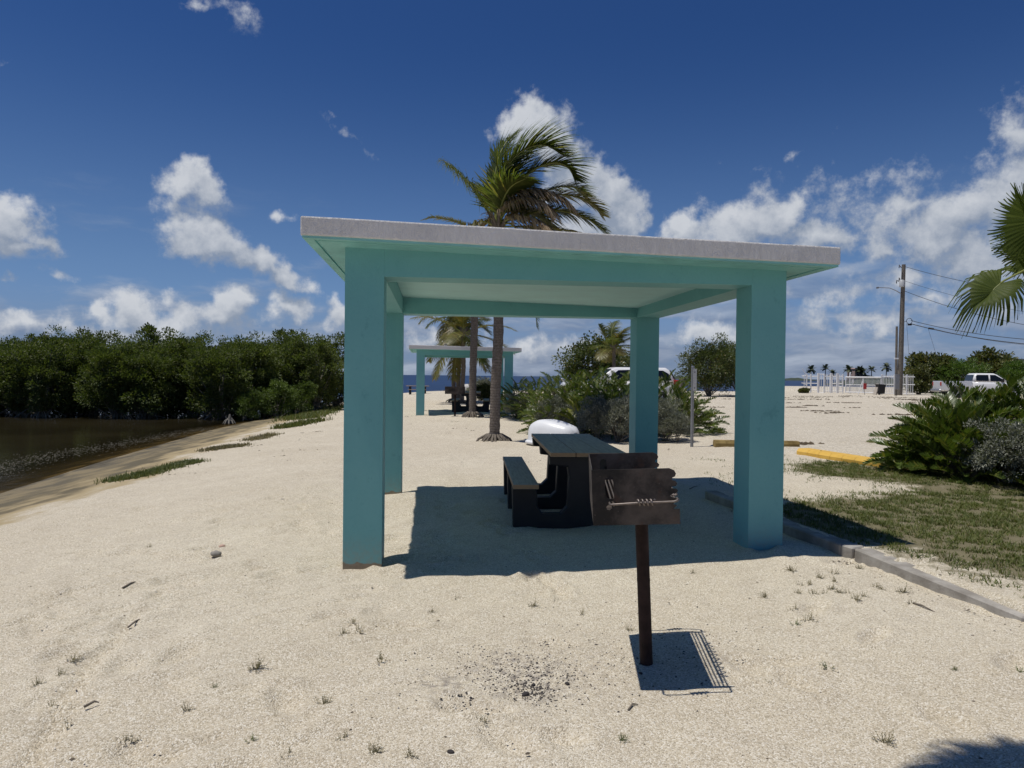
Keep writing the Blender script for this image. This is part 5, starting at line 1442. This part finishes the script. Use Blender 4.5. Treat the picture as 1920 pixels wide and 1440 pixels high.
# sliding gate
ga, gb = pts[7] + np.array([.1, -.35, 0]), pts[8] + np.array([0, -.35, 0])
go = thing('sliding_gate', 'wide white sliding gate with a thick top rail in the picket fence', 'gate', ga)
L = np.linalg.norm((gb - ga)[:2]); d = gb - ga; e = d / L
def gp_(s, z): return e * s + np.array([0, 0, z])
m = MB(); m.tube([gp_(0, 1.50), gp_(L, 1.50)], .075, 6).build('top_rail', FENCEW, go)
MB().tube([gp_(0, .80), gp_(L, .80)], .035, 5).build('middle_rail', FENCEW, go)
MB().tube([gp_(0, .12), gp_(L, .12)], .05, 5).build('bottom_rail', FENCEW, go)
for s in (0, L / 2, L): MB().tube([gp_(s, .08), gp_(s, 1.52)], .05, 5).build('upright', FENCEW, go)
m = MB(); n = int(L / .105)
for i in range(1, n): m.tube([gp_(L * i / n, .12), gp_(L * i / n, 1.48)], .024, 4, True, False)
tag(m.build('picket', simple('grey_galvanised_picket', (.50, .51, .53), .5), go), kind='stuff')
MB().box(tuple(gp_(.62, 1.12) + np.array([-.1, -.07, -.2])), tuple(gp_(.62, 1.12) + np.array([.1, -.05, .2]))).build('notice_plate', WHITEP, go)
q = pts[7] + np.array([.75, .2, 0])
o = thing('gate_motor_mast', 'short white mast with a slanted head standing behind the sliding gate', 'mast', q)
MB().tube([(0, 0, 0), (0, 0, 1.7), (.05, 0, 1.98)], .07, 6).build('mast', FENCEW, o)
# red sign on a stand with a slanting prop
q = P(1621, 742, 60.5); q[2] = gz(q[0], q[1])
o = thing('red_sign', 'small red sign on a thin post in front of the sliding gate', 'sign', q)
MB().tube([(0, 0, -.1), (0, 0, 1.15)], .022, 6).build('post', GALV, o)
MB().box((-.13, -.04, .48), (.15, -.02, .98), .004).build('sign_plate', REDPL, o)
q2 = P(1611, 742, 60.2)
o = thing('slanting_bar', 'thin white bar leaning on the sliding gate beside the red sign', 'bar', (q2[0] - .1, q2[1], gz(q2[0], q2[1])))
MB().tube([(0, 0, 0), (.45, .2, 1.15)], .022, 6).build('bar', FENCEW, o)
# dark bins
q = P(1650, 742, 61.0); q[2] = gz(q[0], q[1])
o = thing('trash_bin', 'dark wheeled bin by the right end of the sliding gate', 'bin', q)
MB().prism([(-.20, .10), (.24, .10), (.32, .85), (-.26, .85)], -.3, .3, 'y').build('bin_body', BLACKPL, o)
MB().box((-.32, -.33, .85), (.38, .33, .92), .02).build('lid', BLACKPL, o)
for y in (-.3, .3): MB().tube([(-.22, y - .03, .11), (-.22, y + .03, .11)], .11, 12).build('wheel', RUBBER, o)
o = thing('leaning_board', 'pale board leaning on the dark bin at the gate', 'board', q + np.array([-.42, -.1, 0]))
MB().box((0, 0, 0), (.10, .5, 1.0), .005, Matrix.Rotation(.25, 4, 'Y')).build('board', HOUSEW, o)
# utility poles
q = P(1686, 743, 60.6); q[2] = gz(q[0], q[1])
PY = q[1]
o = thing('utility_pole', 'tall wooden utility pole with a transformer at the right end of the fence', 'utility pole', q)
tpt = P(1694.5, 496, PY) - q
MB().tube([(0, 0, -.5), (.06, 0, 2.0), tpt * .35 + np.array([.02, 0, 0]), tpt * .7, tpt], [.24, .22, .20, .175, .15], 12).build('pole', POLEW, o)
def up_(u, v, dy=0): return P(u, v, PY + dy) - q
m = up_(1688, 533); MB().tube([m + (0, -.25, -.25), m + (0, -.25, .28), m + (0, -.25, .34)], [.21, .21, .12], 14).build('transformer', simple('grey_transformer', (.42, .43, .44), .5), o)
MB().tube([up_(1692, 552), up_(1680, 545, -.1), up_(1668, 540, -.2), up_(1644, 539, -.3)], [.035, .035, .03, .03], 8).build('lamp_arm', GALV, o)
MB().box(tuple(up_(1648, 540.5, -.38)), tuple(up_(1643, 538.5, -.18) ), .01).build('lamp_head', GALV, o)
for (u0, v0, u1, v1) in ((1690, 502, 1686, 497), (1688, 528, 1681, 526), (1688, 524, 1686, 521)):
    a = up_(u0, v0, -.1); b = up_(u1, v1, -.1); MB().tube([a, b, b + (0, 0, -.25)], [.03, .05, .04], 8).build('insulator', simple('brown_insulator', (.05, .045, .05), .4), o)
m_ = MB(); pts_ = []
c = up_(1705, 602, 0)
for k in range(25): pts_.append(c + np.array([math.cos(k / 24 * 2 * PI) * .24, 0, math.sin(k / 24 * 2 * PI) * .24]))
m_.tube(pts_, .022, 6); m_.tube([up_(1694, 604), c + (-.24, 0, 0)], .02, 5); m_.build('cable_loop', CABLE, o)
MB().box(tuple(up_(1704, 610)), tuple(up_(1710, 607) + np.array([0, .2, 0])), .01).build('splice_box', BLACKPL, o)
q2 = P(1679.5, 743, 58.5); q2[2] = gz(q2[0], q2[1])
o2 = thing('service_pole', 'shorter thin wooden pole just left of the tall utility pole', 'pole', q2)
t2p = P(1681.5, 612, 58.5) - q2
MB().tube([(0, 0, -.4), t2p * .5, t2p], [.105, .10, .085], 10).build('pole', POLEW, o2)
MB().box((-.16, -.22, .5), (.18, -.11, 1.75), .01).build('meter_box', GALV, o2)
c = P(1681, 672.5, 58.3) - q2; MB().box(tuple(c + (-.22, -.12, -.05)), tuple(c + (.12, -.02, .06)), .01).build('camera_bracket', WHITEP, o2)
def wire(label, a, b, sag, r, cat='power line', grp='overhead lines', dy=0, name='power_line'):
    a = np.array(a); b = np.array(b); pp = []
    for k in range(25):
        f = k / 24; pp.append(a * (1 - f) + b * f - np.array([0, 0, 4 * sag * f * (1 - f)]))
    o = MB().tube([x - a for x in pp], r, 5).build(name, CABLE, loc=a); tag(o, label, cat, grp); return o
wire('topmost overhead line from the pole top to the right', P(1697, 500, PY), P(2010, 556, 52), .35, .018)
wire('thin second overhead line below the pole top, beside the transformer', P(1697, 527, PY), P(2010, 600, 52), .3, .012)
wire('third overhead line, from under the transformer behind the fan leaf', P(1697, 546, PY), P(2010, 622, 52), .45, .020)
wire('upper of the two thick black cables from the cable loop', P(1708, 601, PY), P(2010, 641, 50), .35, .024, 'cable')
c0, c1 = P(1708, 607, PY), P(2010, 651, 50)
wire('lowest thick black cable with a dark splice sleeve', c0, c1, .35, .034, 'cable')
wire('faint thin wire below the thick black cables', P(1750, 616, PY - 2), P(2010, 653, 50), .3, .010, 'cable')
f = .13; s0 = c0 * (1 - f) + c1 * f; s1 = c0 * (1 - f - .035) + c1 * (f + .035); 
o = MB().tube([np.zeros(3), s1 - s0], .075, 8).build('splice_sleeve', BLACKPL, loc=s0 - np.array([0, 0, 4 * .35 * f * (1 - f)])); tag(o, 'dark splice sleeve hanging on the lowest thick cable', 'cable sleeve')
wire('slack drop wire hanging from the cable loop down along the pole', P(1700, 606, PY), P(1706, 690, PY - .5), -.0, .010, 'cable')
wire('thin guy wire slanting down right of the utility pole', P(1740, 615, PY), P(1760, 680, PY + 3), 0, .010, 'cable')
# roof of a house behind the trees
q = P(1925, 700, 95); 
o = thing('house', 'dark grey house roof showing above the bushes at the right edge', 'house', (q[0], 95, .1))
MB().box((-3.2, 0, 0), (9, 7, 3.2)).build('wall', HOUSEW, o)
MB().prism([(-4.2, 3.2), (10, 3.2), (9.0, 4.4), (-2.6, 4.4)], -1.0, 8.0, 'y').build('roof', HOUSER, o)
MB().box((0, -.04, 1.0), (1.2, -.01, 2.2)).build('window', GLASS, o)
# bench at the shore
q = P(783, 735, 60.0); q[2] = gz(q[0], q[1])
o = thing('shore_bench', 'small bench with dark posts at the edge of the sea', 'bench', q)
for x in (-.62, .62): MB().box((x - .09, -.12, -.1), (x + .09, .12, .62), .01).build('post', BLACKPL, o)
MB().box((-.95, -.28, .64), (.95, .28, .70), .008).build('top_plank', PLANK, o)
MB().box((-.75, -.55, .34), (.75, -.33, .39), .008).build('seat_plank', PLANK, o)
q = P(1277, 748, 44); q[2] = gz(q[0], q[1])
o = thing('dock_post', 'short dark timber post at the shore right of the minivan', 'post', q)
MB().tube([(0, 0, -.3), (0, 0, 1.0), (.01, 0, 1.25)], [.17, .16, .15], 8).build('timber', POLEW, o)
def rock(label, p, r, mat, seed, cat='stone', name='stone', sq=.6, grp=None):
    g = np.random.default_rng(seed); bm = bmesh.new(); bmesh.ops.create_icosphere(bm, subdivisions=2, radius=1)
    for v in bm.verts:
        n = 1 + .45 * (float(vnoise(np.array([v.co.x * 1.6 + seed]), np.array([v.co.y * 1.6 + v.co.z * 2.3]), seed)[0]) - .5)
        v.co = Vector((v.co.x * r * n, v.co.y * r * .75 * n, v.co.z * r * sq * n))
    me = bpy.data.meshes.new(name); bm.to_mesh(me); bm.free(); me.materials.append(mat)
    for q in me.polygons: q.use_smooth = True
    o = link(name, me, None, (p[0], p[1], p[2] + r * sq * .45), (0, 0, seed)); tag(o, label, cat, grp); return o
rock('grey coral stone lying alone on the sand left of the pavilion', GT(405, 1041), .045, STONE, 3)
rock('small pinkish stone just behind the grey coral stone', GT(417, 1026), .030, PINKST, 4)
rock('tiny brown stone left of the grey coral stone', GT(382, 1036), .014, STONE, 5)
rock('small dark stone near the left side of the pavilion', GT(529, 938), .025, STONE, 6)
q = P(874, 722, 55); rock('pale rock at the shore between the palm trunks behind the far grill', (q[0], q[1], gz(q[0], q[1])), .75, make_concrete('pale_rock', (.45, .43, .40), (.62, .60, .57)), 7, 'rock', 'rock', .8)
for i, (u, v, r) in enumerate(((1000, 1285, .02), (1064, 1283, .022), (1118, 1210, .016), (985, 1303, .030), (1201, 1263, .017), (845, 1411, .022))):
    rock(['dark charcoal lump at the upper edge of the ash patch', 'flat grey charcoal lump right of the ash patch', 'charcoal bit left of the grill post', 'largest charcoal lump at the bottom of the ash patch', 'charcoal bit right below the grill post', 'dark lump alone at the bottom edge of the picture'][i], GT(u, v), r * .7, CHAR, 20 + i, 'charcoal', 'charcoal_lump', .45)
def stick(label, a, b, r, mat=BARK, bend=.02):
    a = GT(*a); b = GT(*b); m = (a + b) / 2 + np.array([0, bend, bend * .3])
    up = np.array([0, 0, r * .8]); o = MB().tube([np.zeros(3) + up, m - a + up, b - a + up], [r, r * .9, r * .4], 6).build('twig', mat, loc=a); tag(o, label, 'twig')
stick('curved grey brown twig on the sand left of centre', (240, 1172), (262, 1164), .006)
stick('thin twig on the sand at the far left', (158, 1327), (186, 1319), .006)
stick('thin straight twig between the lawn kerb and the weeds', (1713, 1132), (1753, 1149), .006)
stick('pale thin twig on the sand below the pond', (230, 1102), (254, 1094), .007)
stick('small twig lying below the grill shadow', (1178, 1333), (1196, 1322), .005)
stick('dark twig in the shade beside the right pavilion pillar', (1478, 1028), (1502, 1032), .008)
stick('twig in the shade below the picnic table', (1293, 918), (1312, 912), .008)

# ------------------------------------------------------------------ ground cover
def grass_patch(name, label, pts, hmin, hmax, mat, seed, wid=.006, lean=.5):
    g = np.random.default_rng(seed); n = len(pts)
    z = hgt(pts[:, 0], pts[:, 1])
    a = g.uniform(0, 2 * PI, n); h = g.uniform(hmin, hmax, n); l = g.uniform(.1, lean, n) * h * 1.6
    b = np.stack([pts[:, 0], pts[:, 1], z - .004], 1)
    w = np.stack([-np.sin(a), np.cos(a), 0 * a], 1) * wid * g.uniform(.6, 1.3, n)[:, None]
    dr = np.stack([np.cos(a), np.sin(a), 0 * a], 1)
    m1 = b + dr * (l * .35)[:, None] + np.array([0, 0, 1.0]) * (h * .62)[:, None]
    t = b + dr * l[:, None] + np.array([0, 0, 1.0]) * h[:, None]
    V = np.stack([b - w, b + w, m1 + w * .7, m1 - w * .7, t], 1).reshape(-1, 3)
    k = np.arange(n)[:, None] * 5
    F = np.concatenate([k + np.array([[0, 1, 2]]), k + np.array([[0, 2, 3]]), k + np.array([[3, 2, 4]])], 0)
    return tag(link(name, np_mesh(name, V, F, False, [mat])), label, kind='stuff')
g = np.random.default_rng(55)
c = np.stack([g.uniform(2.2, 8.2, 420000), g.uniform(1.8, 11.6, 420000)], 1)
s = soil_at(c[:, 0], c[:, 1])
clump = fbm(c[:, 0] / .11, c[:, 1] / .11, 91, 3)
keep = (g.random(len(c)) < np.clip(s, 0, 1) ** 1.3 * .85 * sst(.28, .55, clump)) & (-sdist(c[:, 0], c[:, 1], KERB) > .17)
grass_patch('lawn_grass', 'short patchy green and straw coloured lawn beyond the kerb', c[keep], .014, .045, GRASSL, 5, .0036, 1.3)
# sparse runners of grass where the sand shows through
c = np.stack([g.uniform(2.4, 7.0, 9000), g.uniform(6.2, 12.5, 9000)], 1)
cl = fbm(c[:, 0] / .32, c[:, 1] / .32, 191, 3); k2 = (cl > .56) & (-sdist(c[:, 0], c[:, 1], KERB) > .2) 
grass_patch('sparse_grass', 'sparse grass runners on the sand behind the lawn', c[k2], .015, .045, GRASSL, 6, .004, 1.6)
# grass along the berm of the beach
bp = []
def strip(pix, n, w, seed):
    g = np.random.default_rng(seed); out = []
    P_ = [GT(u, v)[:2] for u, v in pix]
    for _ in range(n):
        i = g.integers(0, len(P_) - 1); f = g.random(); q = P_[i] * (1 - f) + P_[i + 1] * f
        out.append(q + g.normal(size=2) * w)
    return np.array(out)
grass_patch('beach_grass', 'strip of low green plants along the beach below the pond margin', np.concatenate([strip([(215, 902), (280, 888), (330, 875), (360, 867)], 4200, .15, 1)]), .03, .09, WEEDG, 7, .008)
grass_patch('beach_grass', 'brownish strip of low plants further up the beach', np.concatenate([strip([(390, 845), (420, 840), (450, 836)], 1300, .14, 2), strip([(470, 826), (508, 815)], 900, .16, 3)]), .03, .09, WEEDL, 8, .010)
grass_patch('beach_grass', 'bright green grass bank at the right end of the mangroves', np.concatenate([strip([(562, 786), (590, 777), (622, 764)], 6000, .42, 4), strip([(525, 803), (560, 797), (600, 789)], 1300, .18, 5)]), .05, .20, GRASSL, 9, .014)
# pond: floating scum line
def flakes(name, label, pts, r, mat, seed, zoff=.004, flat=.35, water=False):
    g = np.random.default_rng(seed); n = len(pts); z = np.full(n, WATER) if water else hgt(pts[:, 0], pts[:, 1])
    k = 5; a0 = g.uniform(0, 6.28, n); rr = r * g.uniform(.35, 1.4, n) ; V = []
    asp = g.uniform(.4, 1, n); th = g.uniform(0, 6.28, n)
    top = np.stack([pts[:, 0], pts[:, 1], z + zoff + rr * flat], 1)
    ring = []
    for i in range(k):
        an = a0 + i * 2 * PI / k; x = np.cos(an) * rr * g.uniform(.7, 1.2, n); y = np.sin(an) * rr * asp
        ring.append(np.stack([pts[:, 0] + x * np.cos(th) - y * np.sin(th), pts[:, 1] + x * np.sin(th) + y * np.cos(th), z - .001], 1))
    V = np.stack([top] + ring, 1).reshape(-1, 3); b = np.arange(n)[:, None] * (k + 1)
    F = np.concatenate([b + np.array([[0, 1 + i, 1 + (i + 1) % k]]) for i in range(k)], 0)
    return tag(link(name, np_mesh(name, V, F, False, [mat])), label, kind='stuff')
SCUM = simple('pale_scum', (.11, .10, .075), .8)
fp = np.array([G(u, v, WATER)[:2] for u, v in ((-60, 905), (0, 877), (90, 856), (170, 842), (250, 828), (330, 814), (395, 802))])
seg = g.integers(0, len(fp) - 1, 2200); f = g.random(2200)[:, None]
fpts = fp[seg] * (1 - f) + fp[seg + 1] * f + g.normal(size=(2200, 2)) * np.array([.34, .34]) 
flakes('floating_debris', 'pale line of floating seagrass and foam along the pond edge', fpts, .017, SCUM, 3, .003, .1, True)
# charcoal crumbs by the grill
cp = []
for (u, v, n, w) in ((990, 1270, 420, .16), (1000, 1290, 200, .06), (940, 1245, 120, .16), (860, 1280, 110, .2), (1090, 1240, 150, .28), (1300, 1235, 130, .2), (1200, 1180, 50, .4)):
    q = G(u, v)[:2]; cp.append(q + g.normal(size=(int(n * 1.3), 2)) * w)
flakes('charcoal_crumbs', 'scattered black charcoal crumbs on the sand by the grill', np.concatenate(cp), .0066, CHAR, 4, 0, .6)
# leaf litter and small dark bits over the sand, thicker against the kerb
c = np.stack([g.uniform(-4.5, 3.4, 900), g.uniform(2.0, 16, 900)], 1)
kk = KERB; seg = g.integers(1, 6, 420); f = g.random(420)[:, None]
kp2 = kk[seg] * (1 - f) + kk[seg + 1 if False else np.minimum(seg + 1, len(kk) - 1)] * f + np.stack([-np.abs(g.normal(size=420)) * .16 - .02, g.normal(size=420) * .05], 1)
flakes('leaf_litter', 'small dark bits of leaf litter scattered over the sand and along the kerb', np.concatenate([c, kp2]), .010, simple('leaf_litter_brown', (.085, .065, .045), .9, 0, .4, 50), 5, 0, .3)
# pale coral pebbles
c = np.stack([g.uniform(-3.5, 4.0, 2600), g.uniform(1.9, 7.5, 2600)], 1)
flakes('pebbles', 'pale coral pebbles strewn over the sand', c, .0055, make_concrete('pebble_white', (.52, .47, .40), (.70, .66, .59)), 6, 0, .75)
# seaweed wrack on the lot
c = []
for _ in range(70):
    q = np.array([g.uniform(6, 30), g.uniform(24, 56)]); n = g.integers(12, 60); c.append(q + g.normal(size=(n, 2)) * np.array([g.uniform(.2, .9), .12]))
q = GT(1478, 833)[:2]; c.append(q + g.normal(size=(160, 2)) * np.array([.22, .10]))
flakes('seaweed_wrack', 'dark streaks of dry seaweed over the gravel lot', np.concatenate(c), .075, WRACK, 7, .01, .35)
c = []
for _ in range(60):
    q = np.array([g.uniform(-6, 4), g.uniform(12, 30)]); n = g.integers(3, 12); c.append(q + g.normal(size=(n, 2)) * np.array([.2, .08]))
flakes('dry_leaves', 'dry leaf bits around the palm trunks and the far pavilion', np.concatenate(c), .03, WRACK, 8, .0, .3)

# weeds: one sprig of each kind, copied to where they stand
def sprig(seed, mat, n=14, h=.05, sp=.06):
    g = np.random.default_rng(seed); V = []; F = []
    for i in range(n):
        a = g.uniform(0, 6.28); el = g.uniform(.25, 1.3); L = h * g.uniform(.6, 1.4); d = np.array([math.cos(a) * math.cos(el), math.sin(a) * math.cos(el), math.sin(el)])
        p = np.array([g.normal() * .006, g.normal() * .006, -.004]); s = np.array([-math.sin(a), math.cos(a), 0])
        for k in range(5):
            p2 = p + d * L / 5 + np.array([0, 0, .004 * (k - 2)])
            b = len(V); w = .0016
            V += [p - s * w, p + s * w, p2 + s * w * .8, p2 - s * w * .8]; F.append((b, b + 1, b + 2, b + 3))
            for sg in (-1, 1):      # stubby leaves up the stem
                ld = d * .7 + s * sg * g.uniform(.4, 1) + np.array([0, 0, g.uniform(-.1, .5)]); ld /= np.linalg.norm(ld); l = h * g.uniform(.20, .36); ww = np.cross(ld, [0, 0, 1.0]); ww = ww / (np.linalg.norm(ww) + 1e-6) * l * .16
                b = len(V); V += [p2, p2 + ld * l * .5 + ww, p2 + ld * l, p2 + ld * l * .5 - ww]; F.append((b, b + 1, b + 2, b + 3))
            p = p2
    return np_mesh('weed_sprig', np.array(V), np.array(F), False, [mat])
SPR = [sprig(i, WEEDL, 9 + 3 * i, .045 + .006 * i) for i in range(3)]; SPG = [sprig(9, WEEDG, 18, .04), sprig(10, WEEDG, 12, .05)]
wd = [(672, 1185), (646, 1188), (665, 1170), (130, 1362), (135, 1240), (110, 1268), (95, 1325), (73, 1283), (1485, 1070), (1502, 1097), (1517, 1096), (1536, 1084), (1562, 1076), (1565, 1090), (1574, 1111), (1590, 1112), (1606, 1126), (1611, 1067),
      (1640, 1101), (1652, 1104), (1693, 1110), (1708, 1131), (1497, 1113), (1526, 1116), (1487, 1147), (1620, 1118), (1559, 1104), (1545, 1112), (1662, 1394), (703, 1412), (640, 1386), (770, 1416), (1000, 1136), (1041, 1127), (905, 1358), (240, 1396), (278, 1026),
      (1180, 1181), (808, 1148), (855, 1122), (1520, 1165), (610, 1320), (540, 1420), (350, 1330), (480, 1252), (1090, 1150), (1300, 1075), (1435, 1120), (715, 1240)]
for i, (u, v) in enumerate(wd):
    p = GT(u, v); o = link('weed_sprig', SPR[i % 3], None, p, (0, 0, i * 1.1)); s = 1.15 * (1 if i % 4 else 1.35) * (.8 if v < 1150 and u < 1400 else 1); s *= .56; o.scale = (s, s, s)
    if u > 1400 and v < 1200: tag(o, 'brownish weed sprig in the loose cluster between the right pillar and the kerb', 'weed', 'weed sprigs by the kerb')
    elif v < 1260: tag(o, 'brownish weed sprig on the open sand in front of the pavilion', 'weed', 'weed sprigs on the open sand')
    else: tag(o, 'brownish weed sprig in the sand along the bottom of the picture', 'weed', 'weed sprigs along the bottom')
for i, (u, v) in enumerate(((403, 1291), (472, 1389), (1441, 1281), (1551, 1253), (1789, 1256), (1914, 1259), (1168, 1389), (1492, 1171))):
    p = GT(u, v); o = link('weed_sprig', SPG[i % 2], None, p, (0, 0, i * .9)); s = (.85, .8, .75, 1.1, .75, 1, 1, 1)[i] * .62; o.scale = (s, s, s)
    tag(o, ['green weed tuft on the sand at left', 'small bright green weed near the bottom edge, left', 'small dark green weed right below the grill shadow', 'green weed tuft between the grill shadow and the kerb', 'small green weed on the sand at right', 'green weed cut off by the right edge',
            'yellowish weed tuft near the bottom, below the grill post', 'yellow green grass tuft near the right pavilion pillar'][i], 'weed')
